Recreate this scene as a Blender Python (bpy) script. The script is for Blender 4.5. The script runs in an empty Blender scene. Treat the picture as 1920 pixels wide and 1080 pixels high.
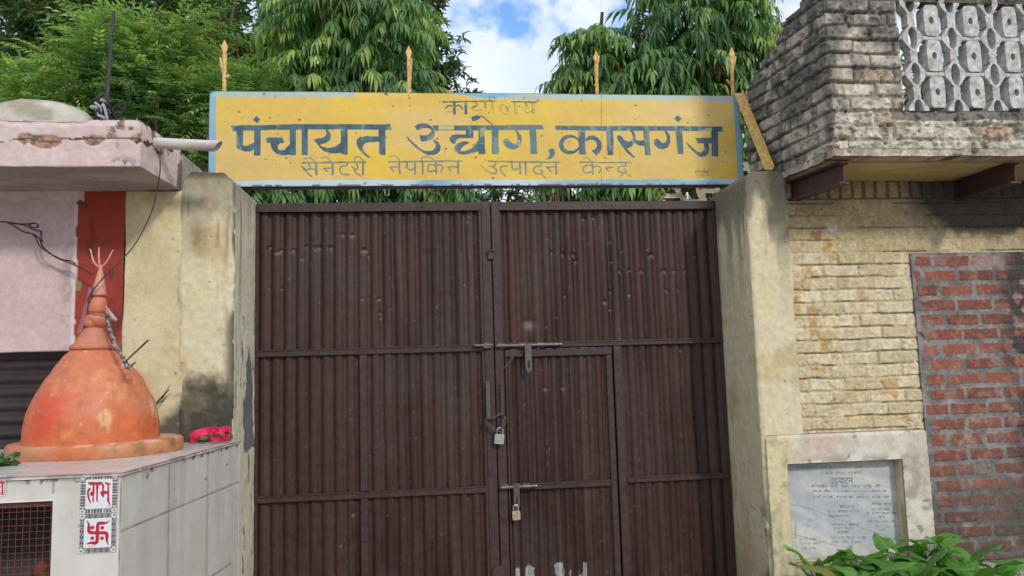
import bpy, math, random
import numpy as np
from mathutils import Vector, Matrix

# ------------------------------------------------------------------ camera, sky, sun
F, PX, PY = 1400.0, 960.0, 540.0
PITCH, ROLL, YAW = math.radians(-6.015), math.radians(-1.717), math.radians(6.108)
CAM = np.array([0.0, -4.83, 1.5])
def _rot():
    c, s = math.cos, math.sin
    Rz = np.array([[c(YAW), -s(YAW), 0], [s(YAW), c(YAW), 0], [0, 0, 1]])
    base = np.array([[1, 0, 0], [0, 0, -1], [0, 1, 0]])
    Rx = np.array([[1, 0, 0], [0, c(PITCH), -s(PITCH)], [0, s(PITCH), c(PITCH)]])
    Rr = np.array([[c(ROLL), -s(ROLL), 0], [s(ROLL), c(ROLL), 0], [0, 0, 1]])
    return Rr @ Rx @ base @ Rz
MR = _rot()
scene = bpy.context.scene
col = scene.collection
cam_data = bpy.data.cameras.new('camera')
cam = bpy.data.objects.new('camera', cam_data); col.objects.link(cam)
cam_data.sensor_fit = 'HORIZONTAL'; cam_data.sensor_width = 36.0
cam_data.lens = F / 1920.0 * 36.0
cam_data.clip_start = 0.05; cam_data.clip_end = 2000
M3 = np.column_stack([MR[0], -MR[1], -MR[2]])
mw = Matrix.Identity(4)
for i in range(3):
    for j in range(3): mw[i][j] = float(M3[i, j])
    mw[i][3] = float(CAM[i])
cam.matrix_world = mw
scene.camera = cam
def ray(px, py):
    d = MR.T @ np.array([(px - PX) / F, (py - PY) / F, 1.0]); return d
def B(px, py, y=None, z=None, x=None):
    d = ray(px, py)
    k = 1 if y is not None else (2 if z is not None else 0)
    t = ((y if y is not None else z if z is not None else x) - CAM[k]) / d[k]
    return CAM + d * t
def BP(px, py, P0, n):
    d = ray(px, py); t = np.dot(np.array(P0) - CAM, n) / np.dot(d, n); return CAM + d * t

SUN = np.array([0.48, -1.0, 0.68]); SUN /= np.linalg.norm(SUN)      # towards the sun
elev = math.asin(SUN[2]); azim = math.atan2(SUN[0], SUN[1])
sun_d = bpy.data.lights.new('sun', 'SUN'); sun = bpy.data.objects.new('sun', sun_d); col.objects.link(sun)
sun_d.energy = 1.4; sun_d.angle = math.radians(7.0); sun_d.color = (1.0, 0.95, 0.87)
sun.rotation_euler = Vector((-SUN[0], -SUN[1], -SUN[2])).to_track_quat('-Z', 'Y').to_euler()
sun.location = (3, -8, 8)

world = bpy.data.worlds.new('World'); scene.world = world; world.use_nodes = True
def build_world():
    nt = world.node_tree; nt.nodes.clear(); N = nt.nodes.new; L = nt.links.new
    out = N('ShaderNodeOutputWorld'); mix = N('ShaderNodeMixShader')
    sky = N('ShaderNodeTexSky'); sky.sky_type = 'NISHITA'; sky.sun_disc = False
    sky.sun_elevation = elev; sky.sun_rotation = azim; sky.air_density = 1.0; sky.dust_density = 0.2; sky.ozone_density = 3.0
    b1 = N('ShaderNodeBackground'); b1.inputs['Strength'].default_value = 0.145
    hs = N('ShaderNodeHueSaturation'); hs.inputs['Saturation'].default_value = 1.15; hs.inputs['Value'].default_value = 1.25
    L(sky.outputs[0], hs.inputs['Color']); L(hs.outputs[0], b1.inputs[0])
    b2 = N('ShaderNodeBackground'); b2.inputs['Strength'].default_value = 0.86
    tc = N('ShaderNodeTexCoord')
    n1 = N('ShaderNodeTexNoise'); n1.inputs['Scale'].default_value = 13.0; n1.inputs['Detail'].default_value = 9; n1.inputs['Roughness'].default_value = 0.55
    L(tc.outputs['Generated'], n1.inputs['Vector'])
    # patches of open blue between the clouds, at fixed directions of the sky
    acc = None
    for (px, py, r) in ((962, 8, 0.042), (978, 55, 0.022), (1165, 14, 0.050), (1240, 50, 0.040), (1560, -300, 0.22), (300, -380, 0.25), (1110, -300, 0.18)):
        d = ray(px, py); d = d / np.linalg.norm(d)
        dist = N('ShaderNodeVectorMath'); dist.operation = 'DISTANCE'
        L(tc.outputs['Generated'], dist.inputs[0]); dist.inputs[1].default_value = tuple(float(v) for v in d)
        dv = N('ShaderNodeMath'); dv.operation = 'DIVIDE'; L(dist.outputs['Value'], dv.inputs[0]); dv.inputs[1].default_value = r
        sb = N('ShaderNodeMath'); sb.operation = 'SUBTRACT'; sb.inputs[0].default_value = 1.15; L(dv.outputs[0], sb.inputs[1])
        if acc is None: acc = sb
        else:
            mx = N('ShaderNodeMath'); mx.operation = 'MAXIMUM'; L(acc.outputs[0], mx.inputs[0]); L(sb.outputs[0], mx.inputs[1]); acc = mx
    nn = N('ShaderNodeMath'); nn.operation = 'MULTIPLY_ADD'; L(n1.outputs['Fac'], nn.inputs[0]); nn.inputs[1].default_value = -6.5; nn.inputs[2].default_value = 3.25
    ad = N('ShaderNodeMath'); ad.operation = 'ADD'; L(acc.outputs[0], ad.inputs[0]); L(nn.outputs[0], ad.inputs[1])
    mr = N('ShaderNodeMapRange'); mr.interpolation_type = 'SMOOTHSTEP'
    mr.inputs['From Min'].default_value = -0.1; mr.inputs['From Max'].default_value = 1.1
    mr.inputs['To Min'].default_value = 1.0; mr.inputs['To Max'].default_value = 0.04
    L(ad.outputs[0], mr.inputs['Value'])
    n2 = N('ShaderNodeTexNoise'); n2.inputs['Scale'].default_value = 6.0; n2.inputs['Detail'].default_value = 6
    L(tc.outputs['Generated'], n2.inputs['Vector'])
    cr = N('ShaderNodeValToRGB'); cr.color_ramp.elements[0].position = 0.35; cr.color_ramp.elements[1].position = 0.68
    cr.color_ramp.elements[0].color = (0.60, 0.70, 0.90, 1); cr.color_ramp.elements[1].color = (0.88, 0.92, 1.0, 1)
    L(n2.outputs['Fac'], cr.inputs[0]); L(cr.outputs[0], b2.inputs[0])
    L(mr.outputs[0], mix.inputs[0]); L(b1.outputs[0], mix.inputs[1]); L(b2.outputs[0], mix.inputs[2])
    L(mix.outputs[0], out.inputs[0])
build_world()
scene.view_settings.view_transform = 'Standard'; scene.view_settings.look = 'None'
scene.view_settings.exposure = 0.52; scene.view_settings.gamma = 1.0
try: scene.cycles.max_bounces = 8; scene.cycles.transparent_max_bounces = 4
except Exception: pass

# ------------------------------------------------------------------ helpers
def tag(o, label=None, cat=None, group=None, kind=None):
    if label: o['label'] = label
    if cat: o['category'] = cat
    if group: o['group'] = group
    if kind: o['kind'] = kind
    return o
def empty(name, loc, label, cat, group=None):
    o = bpy.data.objects.new(name, None); col.objects.link(o); o.location = [float(v) for v in loc]
    o.empty_display_size = 0.1
    return tag(o, label, cat, group)
def link(name, me, mat, parent=None):
    o = bpy.data.objects.new(name, me); col.objects.link(o)
    if mat: me.materials.append(mat)
    if parent is not None:
        o.parent = parent
        off = Vector((0, 0, 0)); p = parent
        while p: off += p.location; p = p.parent
        o.location = -off                     # meshes are written in world coordinates
    return o
def mesh_np(name, V, Q, C=None, T=None, smooth=True):
    V = np.asarray(V, dtype=np.float32); Q = np.asarray(Q, dtype=np.int32).reshape(-1, 4) if Q is not None and len(Q) else np.zeros((0, 4), np.int32)
    T = np.asarray(T, dtype=np.int32).reshape(-1, 3) if T is not None and len(T) else np.zeros((0, 3), np.int32)
    me = bpy.data.meshes.new(name)
    me.vertices.add(len(V)); me.vertices.foreach_set('co', V.ravel())
    nl = Q.size + T.size
    me.loops.add(nl); me.loops.foreach_set('vertex_index', np.concatenate([Q.ravel(), T.ravel()]).astype(np.int32))
    st = np.concatenate([np.arange(len(Q)) * 4, Q.size + np.arange(len(T)) * 3]).astype(np.int32)
    me.polygons.add(len(st)); me.polygons.foreach_set('loop_start', st)
    try: me.polygons.foreach_set('loop_total', np.concatenate([np.full(len(Q), 4), np.full(len(T), 3)]).astype(np.int32))
    except Exception: pass
    me.polygons.foreach_set('use_smooth', np.full(len(st), bool(smooth)))
    if C is not None:
        a = me.color_attributes.new('Col', 'FLOAT_COLOR', 'POINT')
        C = np.asarray(C, dtype=np.float32); C4 = np.ones((len(V), 4), np.float32); C4[:, :3] = np.clip(C[:, :3], 0, 1)
        a.data.foreach_set('color', C4.ravel())
    me.update(calc_edges=True); me.validate()
    return me
def _hash(ix, iy, iz, seed):
    h = (ix.astype(np.int64) * 374761393 + iy.astype(np.int64) * 668265263 + iz.astype(np.int64) * 2147483647 + seed * 144665) & 0xffffffff
    h = ((h ^ (h >> 13)) * 1274126177) & 0xffffffff
    h = h ^ (h >> 16)
    return (h & 0xffff) / 65535.0
def vn(P, scale=1.0, seed=0):
    P = np.asarray(P) * scale; i = np.floor(P).astype(np.int64); f = P - i; f = f * f * (3 - 2 * f)
    r = 0
    for dx in (0, 1):
        for dy in (0, 1):
            for dz in (0, 1):
                w = (f[:, 0] if dx else 1 - f[:, 0]) * (f[:, 1] if dy else 1 - f[:, 1]) * (f[:, 2] if dz else 1 - f[:, 2])
                r = r + w * _hash(i[:, 0] + dx, i[:, 1] + dy, i[:, 2] + dz, seed)
    return r                                                       # 0..1
def fbm(P, scale=1.0, oct=4, seed=0, gain=0.5):
    P = np.asarray(P); r = 0; a = 1; t = 0
    for k in range(oct): r = r + a * vn(P, scale * 2 ** k, seed + k * 17); t += a; a *= gain
    return r / t
def ss(a, b, x):
    t = np.clip((x - a) / (b - a), 0, 1); return t * t * (3 - 2 * t)
def lerp(A, Bc, t):
    A = np.asarray(A, float); Bc = np.asarray(Bc, float); t = np.asarray(t)[..., None]
    return A * (1 - t) + Bc * t
def st3(P, sx, sy, sz): return np.asarray(P) * np.array([sx, sy, sz])

def gridbox(lo, hi, res, skip=''):
    lo = np.array(lo, float); hi = np.array(hi, float)
    n = [max(1, int(round((hi[k] - lo[k]) / (res[k] if hasattr(res, '__len__') else res)))) for k in range(3)]
    ax = [np.linspace(lo[k], hi[k], n[k] + 1) for k in range(3)]
    Vs, Ns, Qs, off = [], [], [], 0
    for k in range(3):
        a, b = [(1, 2), (2, 0), (0, 1)][k]
        for s, nm in ((0, 'xyz'[k]), (1, 'XYZ'[k])):
            if nm in skip: continue
            U, W = np.meshgrid(ax[a], ax[b], indexing='ij')
            P = np.zeros(U.shape + (3,)); P[..., a] = U; P[..., b] = W; P[..., k] = hi[k] if s else lo[k]
            Nn = np.zeros_like(P); Nn[..., k] = 1 if s else -1
            i = np.arange(U.size).reshape(U.shape) + off
            q = np.stack([i[:-1, :-1], i[1:, :-1], i[1:, 1:], i[:-1, 1:]], -1).reshape(-1, 4)
            if not s: q = q[:, ::-1]
            Vs.append(P.reshape(-1, 3)); Ns.append(Nn.reshape(-1, 3)); Qs.append(q); off += U.size
    V = np.concatenate(Vs); Nn = np.concatenate(Ns); Q = np.concatenate(Qs)
    key = np.round(V * 1e5).astype(np.int64)
    _, idx, inv = np.unique(key, axis=0, return_index=True, return_inverse=True); inv = inv.ravel()
    N2 = np.zeros((len(idx), 3)); np.add.at(N2, inv, Nn)
    return V[idx], N2, inv[Q]

def shell(Fr, Bk, mask=None, back=True):
    """front grid, back grid (n,m,3) and cell mask -> verts, quads (front, back, rim)"""
    n, m = Fr.shape[:2]
    if mask is None: mask = np.ones((n - 1, m - 1), bool)
    V = np.concatenate([Fr.reshape(-1, 3), Bk.reshape(-1, 3)]); o = n * m
    i = np.arange(o).reshape(n, m)
    c = np.stack([i[:-1, :-1], i[1:, :-1], i[1:, 1:], i[:-1, 1:]], -1)
    Q = [c[mask]]
    if back: Q.append(c[mask][:, ::-1] + o)
    mp = np.zeros((n + 1, m + 1), bool); mp[1:-1, 1:-1] = mask
    def rim(sel, a, b): 
        if len(a[sel]): Q.append(np.stack([a[sel], a[sel] + o, b[sel] + o, b[sel]], -1))
    I = mp[1:-1, 1:-1]
    rim(I & ~mp[:-2, 1:-1], i[:-1, :-1], i[:-1, 1:]); rim(I & ~mp[2:, 1:-1], i[1:, 1:], i[1:, :-1])
    rim(I & ~mp[1:-1, :-2], i[1:, :-1], i[:-1, :-1]); rim(I & ~mp[1:-1, 2:], i[:-1, 1:], i[1:, 1:])
    Q = np.concatenate(Q)
    used, inv = np.unique(Q, return_inverse=True)
    return V, Q, used, inv.reshape(Q.shape)

class MB:
    """collects simple solids into one mesh"""
    def __init__(s): s.v = []; s.q = []; s.t = []; s.n = 0; s.c = []
    def add(s, V, Q=(), T=(), c=None):
        V = np.asarray(V, float); 
        s.v.append(V); s.q += [[a + s.n for a in q] for q in Q]; s.t += [[a + s.n for a in q] for q in T]; s.n += len(V)
        s.c.append(np.tile(np.array(c if c is not None else (1, 1, 1), float), (len(V), 1)) if c is None or np.ndim(c) == 1 else np.asarray(c))
    def box(s, lo, hi, c=None, bev=0.0):
        lo = np.minimum(lo, hi).astype(float) if not isinstance(lo, list) else np.minimum(np.array(lo, float), np.array(hi, float)); hi = np.maximum(np.array(lo, float), np.array(hi, float))
        b = min(bev, 0.45 * float(np.min(hi - lo)))
        if b <= 0:
            V = [[x, y, z] for x in (lo[0], hi[0]) for y in (lo[1], hi[1]) for z in (lo[2], hi[2])]
            Q = [(0, 1, 3, 2), (4, 6, 7, 5), (0, 4, 5, 1), (2, 3, 7, 6), (0, 2, 6, 4), (1, 5, 7, 3)]
            s.add(V, Q, c=c); return
        V = []; 
        for x in (0, 1):
            for y in (0, 1):
                for z in (0, 1):
                    p = np.array([(lo, hi)[x][0], (lo, hi)[y][1], (lo, hi)[z][2]]); d = np.array([1 - 2 * x, 1 - 2 * y, 1 - 2 * z]) * b
                    for k in range(3):
                        w = p + d; w[k] = p[k]; V.append(w)          # 3 verts per corner, one on each face
        def id(x, y, z, k): return (x * 4 + y * 2 + z) * 3 + k
        Q = []; T = []
        for k in range(3):
            for sd in (0, 1):
                idx = []
                for (u, w) in ((0, 0), (1, 0), (1, 1), (0, 1)):
                    cc = [0, 0, 0]; cc[k] = sd; cc[(k + 1) % 3] = u; cc[(k + 2) % 3] = w; idx.append(id(*cc, k))
                Q.append(idx if sd else idx[::-1])
        for k in range(3):
            a, d = (k + 1) % 3, (k + 2) % 3
            for u in (0, 1):
                for w in (0, 1):
                    c0 = [0, 0, 0]; c0[a] = u; c0[d] = w; c1 = list(c0); c1[k] = 1
                    q = [id(*c0, a), id(*c1, a), id(*c1, d), id(*c0, d)]
                    Q.append(q if u == w else q[::-1])
        for x in (0, 1):
            for y in (0, 1):
                for z in (0, 1):
                    t = [id(x, y, z, 0), id(x, y, z, 1), id(x, y, z, 2)]
                    T.append(t if (x + y + z) % 2 else t[::-1])
        s.add(V, Q, T, c=c)
    def tube(s, pts, r, n=8, c=None, cap=True):
        pts = np.asarray(pts, float); m = len(pts); rr = np.broadcast_to(np.asarray(r, float), (m,))
        tg = np.gradient(pts, axis=0); tg /= np.linalg.norm(tg, axis=1)[:, None] + 1e-9
        ref = np.array([0, 0, 1.0]) if abs(tg[0][2]) < 0.9 else np.array([1.0, 0, 0])
        V = []
        a = np.cross(tg[0], ref); a /= np.linalg.norm(a)
        for k in range(m):
            a = a - tg[k] * np.dot(a, tg[k]); a /= np.linalg.norm(a) + 1e-9; b = np.cross(tg[k], a)
            for j in range(n):
                th = 2 * math.pi * j / n; V.append(pts[k] + rr[k] * (math.cos(th) * a + math.sin(th) * b))
        Q = [(k * n + j, k * n + (j + 1) % n, (k + 1) * n + (j + 1) % n, (k + 1) * n + j) for k in range(m - 1) for j in range(n)]
        T = []
        if cap:
            V.append(pts[0]); V.append(pts[-1]); a0, a1 = m * n, m * n + 1
            T = [(a0, (j + 1) % n, j) for j in range(n)] + [(a1, (m - 1) * n + j, (m - 1) * n + (j + 1) % n) for j in range(n)]
        s.add(V, Q, T, c=c)
    def lathe(s, prof, cx, cy, n=48, c=None, sx=1.0, sy=1.0, lean=None):
        V = []; 
        for k, (r, z) in enumerate(prof):
            ox, oy = (0, 0) if lean is None else lean(z)
            for j in range(n):
                th = 2 * math.pi * j / n; V.append([cx + ox + r * sx * math.cos(th), cy + oy + r * sy * math.sin(th), z])
        m = len(prof)
        Q = [(k * n + j, k * n + (j + 1) % n, (k + 1) * n + (j + 1) % n, (k + 1) * n + j) for k in range(m - 1) for j in range(n)]
        s.add(V, Q, c=c)
    def sphere(s, p, r, n=8, m=5, c=None, sc=(1, 1, 1)):
        V = []; 
        for i in range(m + 1):
            ph = math.pi * i / m
            for j in range(n):
                th = 2 * math.pi * j / n
                V.append([p[0] + r * sc[0] * math.sin(ph) * math.cos(th), p[1] + r * sc[1] * math.sin(ph) * math.sin(th), p[2] - r * sc[2] * math.cos(ph)])
        Q = [(i * n + j, i * n + (j + 1) % n, (i + 1) * n + (j + 1) % n, (i + 1) * n + j) for i in range(m) for j in range(n)]
        s.add(V, Q, c=c)
    def prism(s, poly, y0, y1, hole=None, c=None):
        """poly in x,z extruded in y; hole = second polygon with as many points"""
        n = len(poly); p = np.asarray(poly, float)
        def ring(a, y): return [[q[0], y, q[1]] for q in a]
        if hole is None:
            V = ring(p, y0) + ring(p, y1); cen = p.mean(0); V += [[cen[0], y0, cen[1]], [cen[0], y1, cen[1]]]
            Q = [(j, (j + 1) % n, n + (j + 1) % n, n + j) for j in range(n)]
            T = [(2 * n, (j + 1) % n, j) for j in range(n)] + [(2 * n + 1, n + j, n + (j + 1) % n) for j in range(n)]
            s.add(V, Q, T, c=c)
        else:
            h = np.asarray(hole, float); V = ring(p, y0) + ring(p, y1) + ring(h, y0) + ring(h, y1)
            Q = []
            for j in range(n):
                k = (j + 1) % n
                Q += [(j, k, n + k, n + j), (2 * n + k, 2 * n + j, 3 * n + j, 3 * n + k), (k, j, 2 * n + j, 2 * n + k), (n + j, n + k, 3 * n + k, 3 * n + j)]
            s.add(V, Q, c=c)
    def build(s, name, mat, parent=None, smooth=False, color=False):
        me = mesh_np(name, np.concatenate(s.v), s.q, np.concatenate(s.c) if color else None, s.t, smooth)
        return link(name, me, mat, parent)
def cr(pts, n=6):
    """catmull-rom through points"""
    P = np.asarray(pts, float); P = np.vstack([2 * P[0] - P[1], P, 2 * P[-1] - P[-2]]); out = []
    for i in range(1, len(P) - 2):
        for t in np.linspace(0, 1, n, endpoint=False):
            out.append(0.5 * ((2 * P[i]) + (P[i + 1] - P[i - 1]) * t + (2 * P[i - 1] - 5 * P[i] + 4 * P[i + 1] - P[i + 2]) * t ** 2 + (-P[i - 1] + 3 * P[i] - 3 * P[i + 1] + P[i + 2]) * t ** 3))
    out.append(P[-2]); return np.array(out)

# ------------------------------------------------------------------ materials
def bsdf(m): return next(n for n in m.node_tree.nodes if n.type == 'BSDF_PRINCIPLED')
def mat_vc(name, rough=0.85, var=0.16, nscale=40.0, bump=0.25, bdist=0.004, spec=0.3, bscale=None, metallic=0.0, rvar=0.0):
    m = bpy.data.materials.new(name); m.use_nodes = True; nt = m.node_tree; N = nt.nodes.new; L = nt.links.new; b = bsdf(m)
    a = N('ShaderNodeAttribute'); a.attribute_name = 'Col'
    tc = N('ShaderNodeTexCoord'); no = N('ShaderNodeTexNoise'); no.inputs['Scale'].default_value = nscale; no.inputs['Detail'].default_value = 8; no.inputs['Roughness'].default_value = 0.65
    L(tc.outputs['Object'], no.inputs['Vector'])
    mr = N('ShaderNodeMapRange'); mr.inputs['From Min'].default_value = 0.3; mr.inputs['From Max'].default_value = 0.7
    mr.inputs['To Min'].default_value = 1 - var; mr.inputs['To Max'].default_value = 1 + var; L(no.outputs['Fac'], mr.inputs['Value'])
    mx = N('ShaderNodeVectorMath'); mx.operation = 'SCALE'; L(a.outputs['Color'], mx.inputs[0]); L(mr.outputs[0], mx.inputs['Scale'])
    L(mx.outputs[0], b.inputs['Base Color'])
    b.inputs['Roughness'].default_value = rough; b.inputs['Specular IOR Level'].default_value = spec; b.inputs['Metallic'].default_value = metallic
    if rvar:
        r2 = N('ShaderNodeMapRange'); r2.inputs['From Min'].default_value = 0.3; r2.inputs['From Max'].default_value = 0.7
        r2.inputs['To Min'].default_value = rough - rvar; r2.inputs['To Max'].default_value = rough + rvar; L(no.outputs['Fac'], r2.inputs['Value']); L(r2.outputs[0], b.inputs['Roughness'])
    if bump:
        nb = N('ShaderNodeTexNoise'); nb.inputs['Scale'].default_value = bscale or nscale * 2.5; nb.inputs['Detail'].default_value = 6; L(tc.outputs['Object'], nb.inputs['Vector'])
        bp = N('ShaderNodeBump'); bp.inputs['Strength'].default_value = bump; bp.inputs['Distance'].default_value = bdist
        L(nb.outputs['Fac'], bp.inputs['Height']); L(bp.outputs[0], b.inputs['Normal'])
    return m
def mat_plain(name, c, rough=0.6, var=0.15, nscale=30, bump=0.15, spec=0.4, metallic=0.0, c2=None):
    m = bpy.data.materials.new(name); m.use_nodes = True; nt = m.node_tree; N = nt.nodes.new; L = nt.links.new; b = bsdf(m)
    tc = N('ShaderNodeTexCoord'); no = N('ShaderNodeTexNoise'); no.inputs['Scale'].default_value = nscale; no.inputs['Detail'].default_value = 8; no.inputs['Roughness'].default_value = 0.65
    L(tc.outputs['Object'], no.inputs['Vector'])
    r = N('ShaderNodeValToRGB'); r.color_ramp.elements[0].position = 0.35; r.color_ramp.elements[1].position = 0.68
    c = np.array(c); r.color_ramp.elements[0].color = tuple(np.clip(np.array(c2) if c2 is not None else c * (1 - var), 0, 1)) + (1,); r.color_ramp.elements[1].color = tuple(np.clip(c * (1 + var), 0, 1)) + (1,)
    L(no.outputs['Fac'], r.inputs[0]); L(r.outputs[0], b.inputs['Base Color'])
    b.inputs['Roughness'].default_value = rough; b.inputs['Specular IOR Level'].default_value = spec; b.inputs['Metallic'].default_value = metallic
    if bump:
        bp = N('ShaderNodeBump'); bp.inputs['Strength'].default_value = bump; bp.inputs['Distance'].default_value = 0.004
        L(no.outputs['Fac'], bp.inputs['Height']); L(bp.outputs[0], b.inputs['Normal'])
    return m
def mat_leaf(name, rough=0.42, trans=0.28, spec=0.45):
    m = bpy.data.materials.new(name); m.use_nodes = True; nt = m.node_tree; N = nt.nodes.new; L = nt.links.new; b = bsdf(m)
    a = N('ShaderNodeAttribute'); a.attribute_name = 'Col'; L(a.outputs['Color'], b.inputs['Base Color'])
    b.inputs['Roughness'].default_value = rough; b.inputs['Specular IOR Level'].default_value = spec
    tr = N('ShaderNodeBsdfTranslucent'); mc = N('ShaderNodeVectorMath'); mc.operation = 'MULTIPLY'; L(a.outputs['Color'], mc.inputs[0]); mc.inputs[1].default_value = (1.5, 1.6, 0.7)
    L(mc.outputs[0], tr.inputs['Color'])
    mx = N('ShaderNodeMixShader'); mx.inputs[0].default_value = trans; out = next(n for n in nt.nodes if n.type == 'OUTPUT_MATERIAL')
    L(b.outputs[0], mx.inputs[1]); L(tr.outputs[0], mx.inputs[2]); L(mx.outputs[0], out.inputs['Surface'])
    return m
M_PLASTER = mat_vc('weathered_plaster', 0.9, 0.12, 30, 0.35, 0.004)
M_BRICK = mat_vc('old_brick', 0.93, 0.22, 55, 0.6, 0.006)
M_SIGN = mat_vc('enamel_sign_paint', 0.5, 0.06, 25, 0.08, 0.002, 0.35)
M_GATE = mat_vc('brown_gate_paint', 0.46, 0.22, 22, 0.12, 0.003, 0.28, rvar=0.1)
M_TILE = mat_vc('glazed_tile', 0.3, 0.05, 14, 0.03, 0.002, 0.5, rvar=0.1)
M_STONE = mat_vc('marble', 0.75, 0.12, 20, 0.08, 0.002, 0.25)
M_ORANGE = mat_vc('orange_gloss_paint', 0.52, 0.14, 22, 0.4, 0.006, 0.35, bscale=45, rvar=0.18)
M_LEAF = mat_leaf('leaf', 0.42, 0.36, 0.4); M_LEAF_SOFT = mat_leaf('soft_leaf', 0.5, 0.4, 0.3)
M_BARK = mat_plain('bark', (0.10, 0.075, 0.05), 0.95, 0.4, 18, 0.6, 0.2)
M_STEEL = mat_plain('brown_steel', (0.055, 0.034, 0.032), 0.42, 0.3, 30, 0.12, 0.5)
M_RAIL = mat_plain('gate_rail_paint', (0.052, 0.030, 0.026), 0.45, 0.3, 26, 0.12, 0.35)
M_BOLT = mat_plain('worn_bolt_steel', (0.13, 0.10, 0.095), 0.38, 0.35, 60, 0.1, 0.5, 0.5)
M_LOCK = mat_plain('padlock_steel', (0.42, 0.41, 0.38), 0.42, 0.35, 90, 0.12, 0.5, 0.7)
M_BRASS = mat_plain('padlock_brass', (0.46, 0.38, 0.25), 0.42, 0.35, 90, 0.12, 0.5, 0.5)
M_YELLOW = mat_plain('yellow_spike_paint', (0.64, 0.44, 0.16), 0.6, 0.25, 40, 0.1, 0.35, c2=(0.44, 0.26, 0.08))
M_PVC = mat_plain('grey_white_pvc', (0.55, 0.50, 0.47), 0.5, 0.14, 12, 0.05, 0.4)
M_CABLE = mat_plain('black_cable', (0.035, 0.03, 0.03), 0.6, 0.3, 40, 0, 0.4)
M_SHUT = mat_plain('shutter_paint', (0.05, 0.035, 0.034), 0.45, 0.2, 14, 0.05, 0.45)
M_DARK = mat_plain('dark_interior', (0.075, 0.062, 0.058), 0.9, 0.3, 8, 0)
M_CEM = mat_plain('grey_cement', (0.33, 0.31, 0.27), 0.95, 0.3, 22, 0.6, 0.2)
M_GROUND = mat_plain('dusty_ground', (0.26, 0.21, 0.16), 0.95, 0.3, 3, 0.5, 0.2)

# ------------------------------------------------------------------ ground
def ground():
    V, N, Q = gridbox((-80, -60, -0.3), (80, 120, 0), (2.0, 2.0, 1), skip='xXyYz')
    me = mesh_np('ground', V, Q); tag(link('ground', me, M_GROUND), kind='structure')
ground()

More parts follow.
